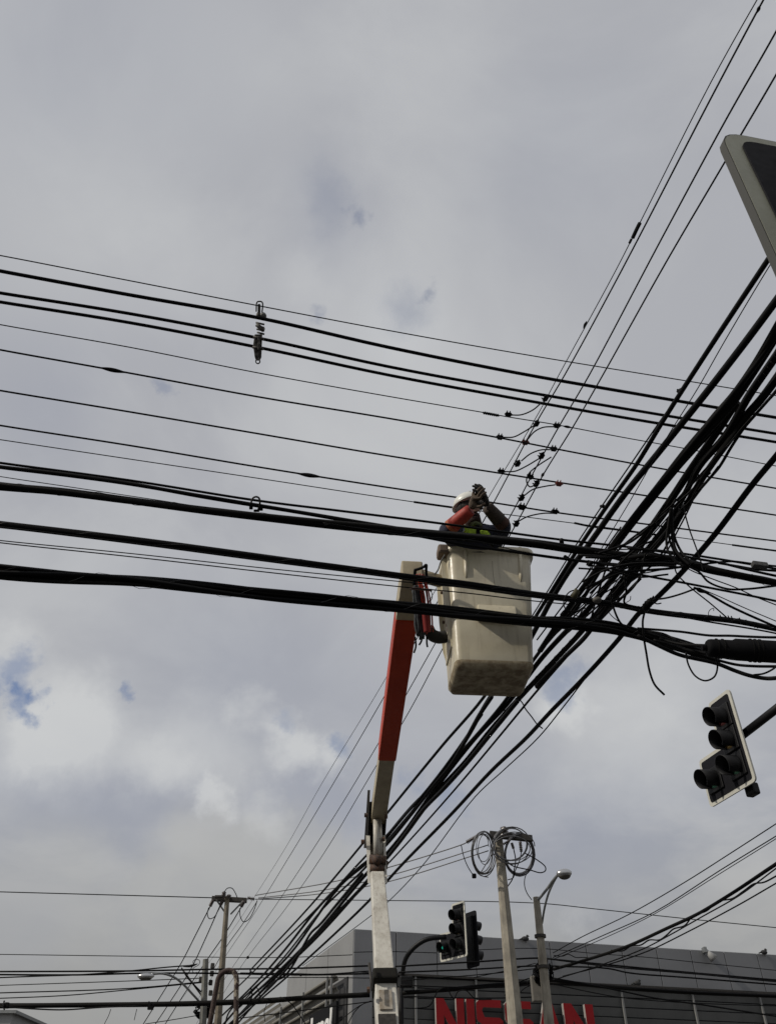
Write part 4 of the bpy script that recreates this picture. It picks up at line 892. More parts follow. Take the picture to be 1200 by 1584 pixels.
tag(MB().box(P(1174, 874.5, 5.6), .105, .05, .036, ((P(1186, 876, 5.6) - P(1162, 873, 5.6)).normalized(), Vector((0, 1, 0)), Z)).build('splice_case', mat('grey_case', (.10, .10, .10), .6, var=.5, scale=60, bump=.5), bevel=.005), 'small grey splice case clipped on cables at the right edge', 'splice case')
rw('cable running from the crossing knot below the thick bundle', [(918, 878), (947, 880), (990, 889), (1020, 895), (1048, 900), (1095, 909), (1162, 922), (1200, 930), (1250, 941)], 3.8)
rw('arching cable from the lower knot up into the thick right bundle', [(905, 910), (930, 898), (960, 886), (1000, 882), (1030, 880), (1060, 876)], 4.0)
rw('second arching cable joining the thick right bundle', [(900, 900), (935, 882), (975, 872), (1010, 871), (1045, 872)], 3.6)
rw('low arching cable bending right from the lower knot', [(912, 918), (940, 893), (975, 877), (1020, 875), (1055, 878)], 3.2)
rw('wide drooping cable curving below the thick right bundle', [(1035, 800), (1034, 830), (1045, 858), (1063, 875), (1081, 885), (1095, 900), (1125, 911), (1155, 911), (1192, 907), (1250, 899)], 3.4)
rw('long thin wire dropping from the clamp to the thick right bundle', [(1057, 785), (1059, 795), (1065, 817), (1077, 850), (1083, 868), (1087, 885)], 2.2)
rw('first hanging strand bowing left under the clamp', [(1037, 785), (1033, 812), (1030, 840), (1033, 853), (1044, 868), (1058, 876)], 3.8)
rw('second hanging strand curving right under the clamp', [(1038, 785), (1039, 825), (1044, 850), (1054, 863), (1066, 874)], 5.0)
rw('third hanging strand curving widest under the clamp', [(1038, 788), (1042, 828), (1051, 850), (1060, 862), (1072, 872)], 4.0)
rw('thin hanging strand dropping straight between the curved strands', [(1036, 800), (1040, 840), (1043, 865), (1045, 885), (1062, 904), (1100, 935), (1123, 955)], 2.2)
rw('cable rising right from the steep cable knot to the small tie', [(1006, 928), (1030, 925), (1052, 919), (1074, 911)], 3.0)
rw('cable falling from the small tie to the right edge', [(1072, 909), (1088, 915), (1125, 936), (1150, 948), (1177, 960), (1200, 970), (1250, 990)], 4.0)
rw('thin wire falling beside it from the small tie to the right edge', [(1084, 911), (1110, 922), (1150, 940), (1195, 959), (1250, 982)], 1.6)
rw('thin wire crossing down to the right edge from the knot', [(1060, 878), (1074, 885), (1105, 897), (1137, 909), (1165, 922), (1200, 936), (1250, 955)], 1.9)
sleeve('small tie where three cables meet near the right edge', [(1074, 909), (1082, 913), (1090, 917)], 7, 5.2, 'cable_tie', 'clamp', d=(5.7, 5.7))
rw('cable running level just above the big black splice closure', [(985, 972), (1050, 977), (1096, 983), (1129, 983.5), (1160, 985), (1200, 986), (1250, 984)], 4.0, (6.0, 5.5))
rw('thin cable dipping onto the top of the splice closure', [(990, 975), (1025, 980), (1050, 992), (1075, 998)], 3.0, (6.0, 5.6))
rw('cut cable end hanging straight down below the lowest bundle', [(997, 944), (993.5, 961), (995, 985), (999, 1010), (1004, 1038), (1012, 1059), (1027, 1075)], 3.4, (5.9, 5.8))
rw('hanging loop of cable beneath the splice closure', [(1060, 1009), (1064, 1028), (1075, 1046), (1090, 1053), (1104, 1047), (1109, 1032), (1106, 1017), (1099, 1005)], 2.8, (5.6, 5.5))
rw('thick cable sagging lowest beneath the splice closure', [(985, 983), (1020, 1000), (1050, 1013), (1106, 1026), (1137, 1038), (1158, 1045), (1183, 1049.5), (1200, 1049), (1250, 1043)], 6.5, (5.9, 5.5))
rw('cable running straight beneath the splice closure', [(1010, 990), (1050, 1001), (1096, 1017), (1137, 1028), (1165, 1030.5), (1200, 1031), (1250, 1031)], 4.5, (5.9, 5.5))
rw('short cable curving up beneath the closure at the right edge', [(1165, 1044), (1180, 1042), (1193, 1036), (1204, 1028), (1225, 1015)], 3.0, (5.5, 5.5))
rw('cable entering the left end of the splice closure', [(1020, 988), (1050, 996), (1075, 998), (1100, 999)], 5.0, (5.8, 5.45))
rw('second cable entering the lower left of the splice closure', [(1030, 997), (1064, 1006), (1100, 1012), (1130, 1018), (1150, 1019)], 6.0, (5.8, 5.4))
cl = empty('splice_closure', 'large black cylindrical cable splice closure at the right edge', 'splice closure', loc=tuple(P(1095, 1003, 5.35)))
e0 = P(1092, 1002, 5.35); e1 = P(1290, 1014, 5.3); av = (e1 - e0).normalized(); L_ = (e1 - e0).length
lb(MB().tube([e0, e0 + av * .012, e0 + av * .03, e0 + av * .17, e0 + av * .19, e1], [.045, .056, .060, .062, .073, .076], 28), 'case', mat('closure_black', (.005, .005, .006), .75, spec=.12, var=.2, scale=30), cl, 'auto')
for f in (.06, .10, .28, .31, .34): lb(MB().tube([e0 + av * (f + .0), e0 + av * (f + .007)], [.066 if f < .2 else .0785] * 2, 28), 'strap', BLK2, cl)
lb(MB().tube([e0 - av * .03, e0], .022, 12), 'cable_gland', BLK, cl)

# ------------------------------------------------------------------ wires running away down the street
GD = 'power lines running away to the crossarm pole'
def dw(label, pts, w, H, group, name='power_line', cat='power line', wat=.25, m=None): return wire(name, label, cat, pts, w * (1.22 if w > 2.7 else 1), H=H, group=group, wat=wat, m=m)
HD = (6.95, 6.95)
dw('thin leftmost line from the upper right corner with a black tube splice', [(1195, -42), (1170, 0), (1099, 127), (988, 347), (951, 420), (864, 580), (832, 640), (756, 768), (672, 915), (592, 1057), (499, 1210), (445, 1306), (394, 1387), (357, 1443), (280, 1547)], 1.6, HD, GD)
dw('second line from the left out of the upper right corner', [(1204, -42), (1180, 0), (1100, 150), (960, 420), (873, 580), (829, 654), (763, 778), (680, 925), (587, 1090), (490, 1255), (439, 1339), (391, 1417), (355, 1470), (300, 1556)], 2.6, HD, GD)
dw('third line from the left out of the upper right corner', [(1230, -10), (1200, 48), (1125, 180), (1025, 365), (911, 580), (864, 660), (824, 732), (788, 800), (700, 948), (628, 1075), (581, 1157), (520, 1258), (427, 1400), (354, 1505), (300, 1590)], 2.6, HD, GD)
dw('fourth line entering below the upper right corner and passing the close signal', [(1230, 62), (1200, 115), (1112, 265), (1030, 405), (932, 580), (886, 660), (840, 734), (786, 832), (700, 975), (633, 1100), (575, 1196), (508, 1309), (446, 1400), (383, 1481), (318, 1580)], 2.6, HD, GD)
sleeve('black tube splice on the thin leftmost steep line', [(989, 345), (984, 355), (978, 368)], 6, 6.95, taper=False); sleeve('short tape wrap below the tube splice on the same thin line', [(976, 370), (973, 376)], 4, 6.95, taper=False)
sleeve('short wrap on the thin steep line above the three thick lines', [(907, 497), (902, 508)], 4.5, 6.95); sleeve('spindle splice on the second steep line in the upper right corner', [(1175, 8), (1170, 20)], 5.5, 6.95)
GS = 'communication cables running away along the street'
HS = (5.75, 5.3)
def sw(label, pts, w, H=HS, wat=.2): return dw(label, pts, w, H, GS, 'phone_cable', 'cable', wat)
sw('leftmost steep thick cable passing behind the bucket corner', [(1255, 300), (1185, 405), (1120, 503), (1052, 608), (1025, 651), (985, 717), (939, 782), (895, 847), (848, 922), (823, 962), (749, 1077), (685, 1152), (597, 1260), (560, 1306), (481, 1400), (387, 1501)], 6.6)
sw('thin cable running close along the left of the leftmost thick cable', [(1052, 607), (1018, 655), (975, 718), (931, 782), (888, 847), (842, 922), (812, 970)], 2.4)
sw('thin wire between the leftmost two steep thick cables', [(1250, 318), (1189, 412), (1120, 528), (1079, 600), (1032, 675), (971, 780), (933, 843), (900, 900)], 1.8)
sw('second steep thick cable from the left, ending beneath the bucket', [(1255, 390), (1199, 466), (1150, 532), (1096, 602), (1050, 660), (1018, 700), (967, 763), (907, 847), (882, 880), (853, 927), (838, 955), (800, 1022), (757, 1080), (720, 1145), (675, 1209), (635, 1250), (592, 1302), (568, 1333), (527, 1369), (446, 1479), (387, 1534), (355, 1565), (345, 1592), (310, 1630)], 9.0)
bundle('very thick steep bundle entering under the close signal head', [(1250, 425), (1203, 505), (1166, 568), (1133, 617), (1100, 655), (1062, 700), (1030, 738), (990, 788), (955, 835), (915, 892), (880, 940), (835, 1007)], 12, H=HS, n=6, group=GS, seed=21, wprof=[2.1, 1.9, 1.4, .8, .6, .6], lash=False, wat=.2)
sw('strand leaving the very thick bundle towards the bucket corner', [(1133, 617), (1104, 661), (1051, 721), (1013, 768), (962, 833), (926, 885), (895, 935), (835, 1007), (780, 1085), (747, 1125), (710, 1167), (680, 1205), (640, 1252), (595, 1305), (565, 1342), (500, 1405), (440, 1480), (380, 1545), (338, 1592), (303, 1630)], 5.5)
bundle('steep bundle forming the middle of the crossing knot', [(1140, 622), (1118, 654), (1069, 724), (1037, 773), (1013, 808), (978, 857), (950, 890), (910, 940), (868, 983), (835, 1020), (786, 1085), (735, 1140), (678, 1213), (655, 1245), (627, 1285), (592, 1327), (568, 1350), (490, 1443), (417, 1516), (365, 1563), (340, 1592), (305, 1630)], 8, H=HS, n=5, group=GS, seed=22, lash=False, wat=.2)
bundle('rightmost steep bundle holding the clamp with hanging strands', [(1250, 470), (1203, 545), (1184, 573), (1158, 612), (1123, 672), (1083, 719), (1060, 762), (1035, 805), (1000, 850), (965, 893), (935, 932), (897, 978), (860, 1018), (813, 1068), (760, 1127), (720, 1177), (685, 1215), (660, 1245), (627, 1290), (592, 1332), (568, 1362), (490, 1450), (417, 1520), (370, 1570), (350, 1592), (315, 1630)], 9, H=HS, n=6, group=GS, seed=23, lash=True, wat=.2)
bundle('tight bundle just right of the rightmost steep bundle', [(1250, 512), (1200, 585), (1176, 618), (1153, 645), (1120, 692), (1090, 735), (1062, 782), (1037, 817), (1002, 858), (975, 893), (948, 925), (905, 985), (872, 1018), (830, 1062)], 9, H=HS, n=5, group=GS, seed=24, lash=False, wat=.2)
sw('cable bending off the rightmost bundles above the clamp', [(1240, 552), (1200, 604), (1167, 642), (1150, 662), (1130, 692), (1112, 722), (1095, 742), (1065, 777), (1040, 812), (1008, 852), (960, 905), (925, 950)], 4.0)
sw('thin cable splitting from the rightmost bundles near the edge', [(1245, 555), (1200, 607), (1180, 628), (1153, 655), (1128, 685), (1100, 715), (1075, 742), (1050, 770), (1018, 800), (985, 838)], 2.6)
sw('isolated steep thick cable right of all the bundles', [(1250, 642), (1200, 705), (1165, 747), (1107, 824), (1065, 873), (1040, 900), (1010, 930)], 8.0, (5.5, 5.3), .3)
sw('continuation cable from the taped knot down past the lowest bundle', [(1010, 930), (990, 946), (956, 989), (903, 1048), (852, 1100), (815, 1140), (760, 1192), (700, 1257), (622, 1337), (569, 1395), (468, 1490), (387, 1560), (352, 1592), (317, 1630)], 5.0, (5.3, 5.2), .3)
sw('thin wire beside the continuation cable on its right', [(953, 992), (920, 1030), (872, 1092), (833, 1140), (780, 1190), (735, 1232), (655, 1337), (600, 1395), (569, 1420), (468, 1494)], 1.9, (5.3, 5.2), .3)
sw('single cable emerging from the knot alone under the bucket corner', [(990, 895), (943, 943), (910, 978), (835, 1063), (772, 1139), (700, 1225), (600, 1336), (560, 1375), (470, 1470), (400, 1540), (350, 1592), (315, 1630)], 2.8, (5.5, 5.25), .3)
sw('thin strand inside the knot left of the middle bundle', [(960, 815), (935, 850), (905, 892), (868, 940), (830, 990)], 2.4)
sw('cable crossing diagonally through the knot to the lower left', [(1005, 845), (975, 868), (940, 890), (905, 918), (870, 962), (838, 1003)], 3.4)
sw('strand parting from the main bundle below the bucket', [(760, 1078), (742, 1105), (720, 1145), (698, 1182), (668, 1218), (634, 1262), (592, 1312), (552, 1345), (500, 1395), (440, 1470), (396, 1520), (322, 1592), (287, 1630)], 4.5, (5.3, 5.3), .3)
sw('lower strand of the main bundle between boom and bucket', [(800, 1084), (765, 1127), (722, 1180), (688, 1218), (655, 1252), (620, 1300), (590, 1337), (560, 1372), (480, 1455), (425, 1520), (380, 1562), (346, 1592), (311, 1630)], 5.0, (5.3, 5.3), .3)
sw('fine strand along the upper edge of the main bundle', [(745, 1105), (700, 1170), (660, 1222), (600, 1290), (565, 1325), (500, 1395), (430, 1465), (380, 1515), (300, 1592), (265, 1630)], 3.0, (5.3, 5.3), .3)
sw('wavy strand near the crossarm pole leaving the main bundle', [(560, 1352), (520, 1400), (495, 1430), (482, 1442), (470, 1462), (455, 1490), (440, 1510), (425, 1518), (405, 1540), (360, 1592), (325, 1630)], 3.0, (5.3, 5.2), .4)
for lab, c, w_, h_ in (('black clamp where the strands hang from the rightmost bundle', (1056, 786), 12, 10), ('dark joint box inside the knot of crossing cables', (985, 869), 11, 9), ('bow shaped tie on the knot where the steep cables cross', (1008, 812), 9, 7), ('small box joint on the second steep cable', (912, 872), 9, 9), ('small lump clamp on the thin steep cable above the lines', (931, 783), 6, 6), ('small lump clamp on the leftmost thick steep cable', (1051, 604), 8, 8)):
    d_ = 6.0; mb = MB(); mb.box(P(c[0], c[1], d_), w_ * d_ / F_PX, .05, h_ * d_ / F_PX * .6, ((RT + UP * .9).normalized(), FW, (UP - RT * .9).normalized())); mb.tube([P(c[0] - w_ * .6, c[1] - h_ * .2, d_), P(c[0] + w_ * .5, c[1] + h_ * .4, d_)], .009, 6)
    tag(mb.build('cable_clamp', BLK, bevel=.006), lab, 'clamp')
tp = MB(); pts = path3([(1012, 926), (1004, 932), (996, 942), (990, 948)], 6.0, 6.1, 8); n_ = len(pts)
tp.tube(pts, [.018 + .012 * math.sin(math.pi * i / (n_ - 1)) + .003 * math.sin(i * 2.1) for i in range(n_)], 10)
for pp in ([(1008, 930), (1015, 934), (1022, 933)], [(1006, 931), (1010, 922)], [(1010, 932), (1016, 929)]): tp.tube(path2(pp, 5.95, 5.9, 4), .005, 5)
tag(tp.build('taped_joint', BLK, None, True), 'taped knot with loose ends on the isolated steep cable', 'cable joint')
tag(MB().sphere(P(923, 928, 5.8), .034, .025, .024, 14, 8).build('insulator', mat('grey_brown', (.10, .09, .075), .6, var=.4, scale=50), None, True), 'small grey ball insulator in the knot right of the bucket', 'insulator')
tag(MB().tube([P(893, 912, 5.85), P(886, 925, 5.85)], .022, 8).build('cable_clamp', mat('greenish', (.05, .045, .02), .7), None, True), 'olive coloured clamp on the steep cable beside the bucket', 'clamp')
rw('curly loose wire end left of the knot below the olive clamp', [(891, 912), (880, 916), (872, 928), (873, 940), (885, 950), (893, 953)], 2.0, (5.9, 5.9))
rw('small loose wire sticking out left below the olive clamp', [(866, 951), (873, 944), (884, 946), (897, 944), (905, 940)], 1.8, (5.9, 5.9))
rw('loop of cable dropping from the knot onto the lowest bundle', [(965, 890), (968, 915), (965, 932), (978, 938), (992, 940)], 3.4, (5.9, 5.9))
rw('large cable arc from the knot down across the lowest bundle', [(944, 915), (946, 930), (950, 945), (958, 962), (968, 972)], 3.4, (5.9, 5.9))
rw('cable arc rising from the middle cable back into the knot', [(945, 930), (965, 922), (985, 900), (992, 880), (998, 855)], 3.2, (5.9, 5.9))
rw('thin wire falling through the gap right of the knot', [(935, 938), (945, 952), (957, 962), (972, 973)], 1.4, (5.9, 5.9))
rw('short curly wire end above the middle cable right of the knot', [(975, 922), (974, 928), (968, 932)], 1.2, (5.8, 5.8)); rw('tiny curled wire end standing above the middle cable', [(1096, 955), (1095, 948), (1098, 943), (1103, 941), (1103, 945)], 1.1, (5.7, 5.7))
rw('short wire stub dangling below the bucket corner', [(804, 1083), (808, 1088), (812, 1096), (822, 1109), (831, 1121), (839, 1127)], 2.0, (6.4, 6.4))
rw('curved cable sweeping from the upper bundle up into the steep bundles', [(925, 856), (950, 848), (975, 838), (998, 820), (1015, 800), (1028, 780)], 4.0, (6.0, 6.0))
rw('lower sweep of cable from the upper bundle into the steep bundles', [(905, 862), (950, 862), (980, 850), (1005, 826), (1030, 795), (1045, 772)], 4.0, (6.0, 6.0))
rw('cable curving through the knot towards the thick right bundle', [(920, 905), (950, 880), (968, 862), (990, 845), (1012, 835)], 3.0, (5.95, 5.95))
tp = MB()                                                            # spiral of frayed tape
pts = path3([(1110, 955), (1135, 958), (1160, 965), (1180, 969)], 5.75, 5.65, 10)
for i in (1, 6, 8, 13, 17, 22, 24):
    tp.tube([pts[i] + UP * .02, pts[i] + RT * .01, pts[i] - UP * .024 + RT * .012], .004, 4)
tag(tp.build('tape_wrap', BLK, None), 'frayed spiral tape around the middle cable near the right edge', 'tape')

# ------------------------------------------------------------------ jumpers and clamps over the worker
GJ = 'jumper wires between the crossing power lines'; GK = 'piercing clamps on the power lines'
RDC = mat('red_clamp', (.16, .03, .022), .6)
def clampthing(label, c, d, ang=-10, s=1.0, m=BLK):
    C_ = P(c[0], c[1], d); a = R(ang); X = (RT * math.cos(a) - UP * math.sin(a)); Yv = (UP * math.cos(a) + RT * math.sin(a))
    q = 7.4 / F_PX * s; mb = MB(); t = empty('wire_clamp', label, 'clamp', GK, loc=tuple(C_))
    mb.box(C_, 9 * q, 6 * q, 5.5 * q, (X, FW, Yv)); mb.box(C_ - Yv * 3 * q, 7 * q, 5 * q, 2.6 * q, (X, FW, Yv)); mb.tube([C_ - X * 6 * q, C_ + X * 6.5 * q], 1.5 * q, 8)
    lb(mb, 'clamp_body', m, t, bevel=.004)
    for k in (-2.6, 1.8): lb(MB().tube([C_ + X * k * q + Yv * 2 * q, C_ + X * (k + .3) * q + Yv * 5.6 * q], [1.5 * q, .7 * q], 6), 'bolt', m, t)
DJ = 7.75
names = ['topmost', 'second', 'third', 'fourth', 'fifth', 'looped', 'seventh', 'lowest']
J = [([(790, 642), (806, 641.6), (824, 634), (838, 622)], (786, 641), (843, 616), 8, -60, 0, 0),
     ([(778, 676.5), (794, 676), (810, 668), (826, 658)], (773, 676), (829, 655), 8, -60, 0, 0),
     ([(858, 660), (840, 661), (826, 668), (814, 682)], (861, 658), (812, 684), 8, 5, 0, 1),
     ([(850, 695.5), (836, 696), (820, 702), (806, 713)], (856, 694), (800, 717), 8, -60, 0, 0),
     ([(780, 729.6), (796, 729), (812, 722), (834, 709)], (775, 729), (837, 705), 8, -60, 0, 0),
     ([(852, 707), (832, 720), (818, 732), (814, 744), (819, 753), (829, 749)], (820, 737), (829, 748), 30, -60, 0, 0),
     ([(858, 750), (844, 752), (824, 757), (810, 767)], (864, 748), (806, 770), 8, -60, 1, 0),
     ([(856, 794), (840, 794), (816, 799), (802, 806)], (858, 791), (798, 810), 8, -60, 0, 0)]
for nm, (pts, a, b_, aa, ab, ra, rb_) in zip(names, J):
    wire('jumper_wire', 'short curved jumper wire, %s in the group above the worker' % nm, 'wire', pts, 2.2, d=(DJ * .99, DJ * .97), group=GJ, loop=True)
    clampthing(('dark red' if ra else 'black') + ' clamp on the street crossing line at the %s jumper' % nm, a, DJ - .1, aa, 1.05, RDC if ra else BLK)
    clampthing(('dark red' if rb_ else 'black') + ' clamp on the steep line at the %s jumper' % nm, b_, DJ - .15, ab, 1.05, RDC if rb_ else BLK)
clampthing('black double clamp where two lines cross right of the raised hands', (807, 784), DJ - .15, 10, 1.2)
sleeve('short dark wrap on the fourth steep line beside the looped jumper', [(841, 731), (837, 738)], 4.5, 6.95)

# spacer hanging over the three thick lines
ds = dH(510, 8.6) - .05; q = ds / F_PX
SPM = mat('weathered_porcelain', (.17, .165, .15), .55, c2=(.03, .028, .025), scale=30, thr=(.42, .58)); 
spx = empty('line_spacer', 'weathered hanging spacer bracket clamping the thick power lines together', 'line spacer', loc=tuple(P(400, 466, ds)))
def pp_(pts, dd=0): return [P(x, y, ds + dd) for x, y in pts]
lb(MB().tube(smooth_path(pp_([(396.5, 482), (397.5, 468), (400, 466.3), (405, 467), (406.5, 470), (405.5, 483)]), 5), 1.1 * q, 8), 'hook', DSTEEL, spx, True)
lb(MB().box(P(401, 477, ds), 4 * q, 5 * q, 13 * q, (RT, FW, UP)), 'hook_clamp', SPM, spx, bevel=.006)
lb(MB().sphere(P(407, 489, ds), 5.5 * q, 6 * q, 6 * q, 14, 10), 'upper_clamp', SPM, spx, True); lb(MB().sphere(P(400, 488, ds), 3.8 * q, 5 * q, 7 * q, 12, 8), 'upper_clamp', DSTEEL, spx, True)
lb(MB().tube(pp_([(397, 502), (408, 511)]), [3.2 * q, 3.6 * q], 12), 'insulator', SPM, spx, True)
for i in range(4): lb(MB().tube(pp_([(396 + i * .6, 499 + i * 5), (409 + i * .0, 503 + i * 5 - 1)]), 1.5 * q, 8), 'insulator_rib', SPM, spx, True)
lb(MB().loft([pp_([(394, 517), (406, 517), (404.5, 553), (402, 558), (396, 558), (394, 552), (391.5, 534)], -.03), pp_([(394, 517), (406, 517), (404.5, 553), (402, 558), (396, 558), (394, 552), (391.5, 534)], .03)]), 'lower_bracket', SPM, spx, bevel=.008)
lb(MB().box(P(400.5, 531, ds - .05), 3 * q, .03, 22 * q, (RT, FW, UP)), 'spring', SPM, spx, bevel=.006)
lb(MB().tube(pp_([(391, 537), (407, 540)], -.04), 2.2 * q, 8), 'cable_grip', DSTEEL, spx, True); lb(MB().tube(pp_([(392, 521), (408, 525)], -.04), 2.2 * q, 8), 'cable_grip', DSTEEL, spx, True)
ring = [P(399 + 3.2 * math.cos(a), 559 + 3.2 * math.sin(a) * 1.1, ds) for a in [2 * math.pi * i / 14 for i in range(15)]]; lb(MB().tube(ring, 1.0 * q, 6), 'ring', DSTEEL, spx, True)
# looped clamp on the comm cable
dl = dH(780, 5.5) - .06; lc = empty('cable_hanger', 'small looped hanger clamp joining the cables on the left', 'cable hanger', loc=tuple(P(395, 780, dl)))
lb(MB().tube(smooth_path([P(x, y, dl) for x, y in ((389, 786), (389, 776), (392, 770), (397, 768.5), (401, 771), (402, 780), (399, 790))], 6), 1.5 * dl / F_PX, 8), 'loop', DSTEEL, lc, True)
lb(MB().box(P(388.5, 783, dl), .025, .03, .05, (RT, FW, UP)), 'jaw', BLK, lc, bevel=.005); lb(MB().box(P(404, 785, dl), .025, .03, .05, (RT, FW, UP)), 'jaw', BLK, lc, bevel=.005); lb(MB().box(P(397, 790, dl), .04, .03, .02, (RT, FW, UP)), 'jaw', BLK, lc, bevel=.005)

# ------------------------------------------------------------------ distant wires near the bottom
GB = 'distant wires near the poles and the building'
def bw(label, pts, w, d=(21, 21), m=None): return wire('distant_wire', label, 'wire', pts, w * 1.0, d=d, group=GB, m=m, seg=5, sides=6)
bw('hair thin distant wire from the left edge to the crossarm pole', [(-20, 1379), (160, 1384), (338, 1389)], 1.5, (22, 22))
bw('thin distant wire from the crossarm across to the right edge', [(395, 1391), (600, 1393), (830, 1397), (920, 1406), (1060, 1421), (1200, 1435), (1240, 1439)], 1.3, (22, 20))
bw('thin distant wire low over the left lamp pole', [(-20, 1476), (280, 1480), (440, 1481), (545, 1477)], 1.2, (26, 26))
bw('black distant wire passing the top of the slim lamp pole', [(-20, 1503), (200, 1502), (320, 1499.5), (450, 1498), (572, 1494)], 2.6, (20.5, 20.5))
bw('second black wire passing just under the top of the slim pole', [(-20, 1507.5), (120, 1508), (220, 1505.5), (320, 1505.5), (470, 1508), (572, 1506)], 2.6, (20.5, 20.5))
bw('wire rising to a tapered dead end left of the slim pole', [(-20, 1513), (60, 1510), (120, 1508), (200, 1502), (260, 1496), (300, 1493)], 2.0, (20.3, 20.3))
sleeve('tapered sleeve at the dead end left of the slim pole', [(284, 1495.5), (296, 1494), (306, 1491)], 3.6, 7, d=(20.2, 20.2))
bw('faint wire between the black pair and the thick lower bundle', [(-20, 1525), (240, 1516), (312, 1513)], 1.3); bw('long faint wire sloping up to the slim pole', [(-20, 1536.5), (200, 1529), (312, 1519)], 1.8)
bw('lowest faint wire rising to the slim pole', [(-20, 1545), (100, 1540), (200, 1531), (312, 1520)], 1.6)
bundle('thick dark distant bundle crossing both left poles to the boom', [(-20, 1555), (100, 1555), (200, 1554), (320, 1551.5), (400, 1549), (460, 1544), (572, 1538)], 6.5, d=(19.5, 19.5), n=4, group=GB, seed=31, lash=False)
bw('branch of the thick distant bundle dipping below it on the left', [(0, 1557), (60, 1561), (100, 1562), (160, 1558), (220, 1556)], 2.2, (19.4, 19.4))
for px in (9, 233): tangle('small clamp cluster on the thick distant bundle at the left edge' if px < 50 else 'small clamp cluster on the thick distant bundle below the street lamp', px, 1555, 4, 8, 19.3, 5, 1.5)
bundle('thick dark distant bundle from the boom across the red sign top', [(622, 1536), (690, 1531), (733, 1527), (790, 1522), (829, 1519), (852, 1516), (890, 1521), (945, 1527), (1060, 1535), (1200, 1541), (1240, 1543)], 5.0, d=(18.6, 18.6), n=4, group=GB, seed=32, lash=False)
bw('upper black wire across the grey parapet to the lamp pole', [(611, 1495), (733, 1488), (835, 1482), (860, 1484.5), (1030, 1501), (1200, 1516), (1240, 1519)], 2.6, (18.4, 18.4))
bw('companion black wire just below it on the right parapet', [(845, 1483), (940, 1495), (1080, 1507), (1200, 1518.5), (1240, 1521)], 2.0, (18.3, 18.3))
bw('second black wire across the grey parapet to the lamp pole', [(616, 1504), (720, 1500), (832, 1494), (870, 1495), (939, 1498), (973, 1505), (1060, 1512), (1200, 1523), (1240, 1526)], 2.4, (18.4, 18.4))
bw('third black wire sloping up to the lamp pole below the parapet', [(620, 1517), (700, 1511), (770, 1505), (830, 1498)], 1.5, (18.5, 18.5)); bw('thin wire sloping up from the curved signal pole', [(733, 1512), (780, 1502), (828, 1490)], 1.2, (18.5, 18.5))
bw('wire along the louvre head from the signal pole to the lamp pole', [(620, 1524), (700, 1527), (781, 1527), (832, 1522)], 1.8, (18.5, 18.5)); bw('thin wire at the parapet left of the stepped signal', [(547, 1473), (600, 1472), (675, 1474)], 1.2, (21, 21))
bw('faint wire on the parapet crossing behind both tall poles', [(720, 1470), (829, 1467), (920, 1475), (1002, 1481), (1100, 1491), (1200, 1501), (1240, 1505)], 1.1, (20, 20)); bw('wire from the lamp pole falling right across the louvres', [(855, 1513), (905, 1522), (960, 1533), (1013, 1544), (1090, 1555), (1180, 1569), (1240, 1578)], 2.4, (18.4, 18))
bw('lower wire along the top of the red letters', [(622, 1541), (680, 1543), (760, 1544), (835, 1542)], 1.8, (18.5, 18.5)); bw('thin wire drooping from the lamp pole over the louvres', [(855, 1522), (900, 1532), (960, 1543), (1060, 1551), (1200, 1556), (1240, 1557)], 1.5, (18.4, 18.4))
bw('drooping cable loops hanging over the first red letter', [(640, 1560), (664, 1556), (678, 1532), (690, 1528), (698, 1541), (702, 1545), (708, 1534), (720, 1532), (735, 1545), (760, 1546)], 1.6, (18.4, 18.4))
bw('wire fanning down left from the lamp pole across the sign', [(836, 1510), (810, 1516), (790, 1530), (780, 1540)], 1.6, (18.3, 18.3)); bw('steep wire dropping from the lamp pole past the red letters', [(832, 1495), (822, 1510), (815, 1524)], 1.4, (18.3, 18.3))
bw('second steep tail wire beside the service box on the lamp pole', [(840, 1520), (812, 1528), (796, 1545), (782, 1558)], 1.2, (18.3, 18.3))
bw('upper thin wire climbing from the lamp pole to the right edge', [(855, 1474), (900, 1449), (973, 1414), (1058, 1365), (1132, 1318), (1200, 1274), (1240, 1248)], 1.5, (18.5, 13.5))
bw('second thin wire climbing from the lamp pole to the right edge', [(855, 1481), (930, 1448), (1013, 1410), (1115, 1345), (1200, 1293), (1240, 1268)], 1.5, (18.5, 13.5)); bw('third thin wire hugging the second one up to the right edge', [(855, 1484), (930, 1453), (1013, 1413), (1115, 1350), (1200, 1297), (1240, 1271)], 1.1, (18.5, 13.5))
bundle('twin black cable climbing steeply from the lamp pole to the right edge', [(855, 1499), (894, 1488), (968, 1464), (1030, 1436), (1081, 1412), (1132, 1382), (1200, 1337), (1240, 1311)], 3.8, d=(18.5, 13.8), n=2, group=GB, seed=33, lash=False)
bw('wavy slack cable looping below the twin black cable', [(945, 1470), (962, 1471), (976, 1463), (990, 1462), (1004, 1454), (1019, 1454), (1031, 1446), (1041, 1437), (1058, 1432), (1071, 1417), (1092, 1409), (1106, 1397), (1115, 1393), (1132, 1390), (1150, 1378), (1166, 1367), (1180, 1365), (1200, 1355), (1240, 1333)], 2.3, (17.4, 13.9))
bw('straight cable below the wavy one climbing to the right edge', [(855, 1516), (931, 1492), (996, 1467), (1036, 1446), (1087, 1417), (1143, 1385), (1200, 1343), (1240, 1315)], 1.9, (18.5, 13.8)); bw('lowest climbing cable right of the lamp pole', [(870, 1510), (940, 1492), (1002, 1471), (1058, 1444), (1143, 1399), (1200, 1366), (1240, 1343)], 1.9, (18.5, 13.8))
bw('short slack wire on the parapet right of the lamp pole', [(856, 1478), (870, 1479), (878, 1476), (890, 1481), (900, 1481), (915, 1482)], 1.4, (18.4, 18.4))
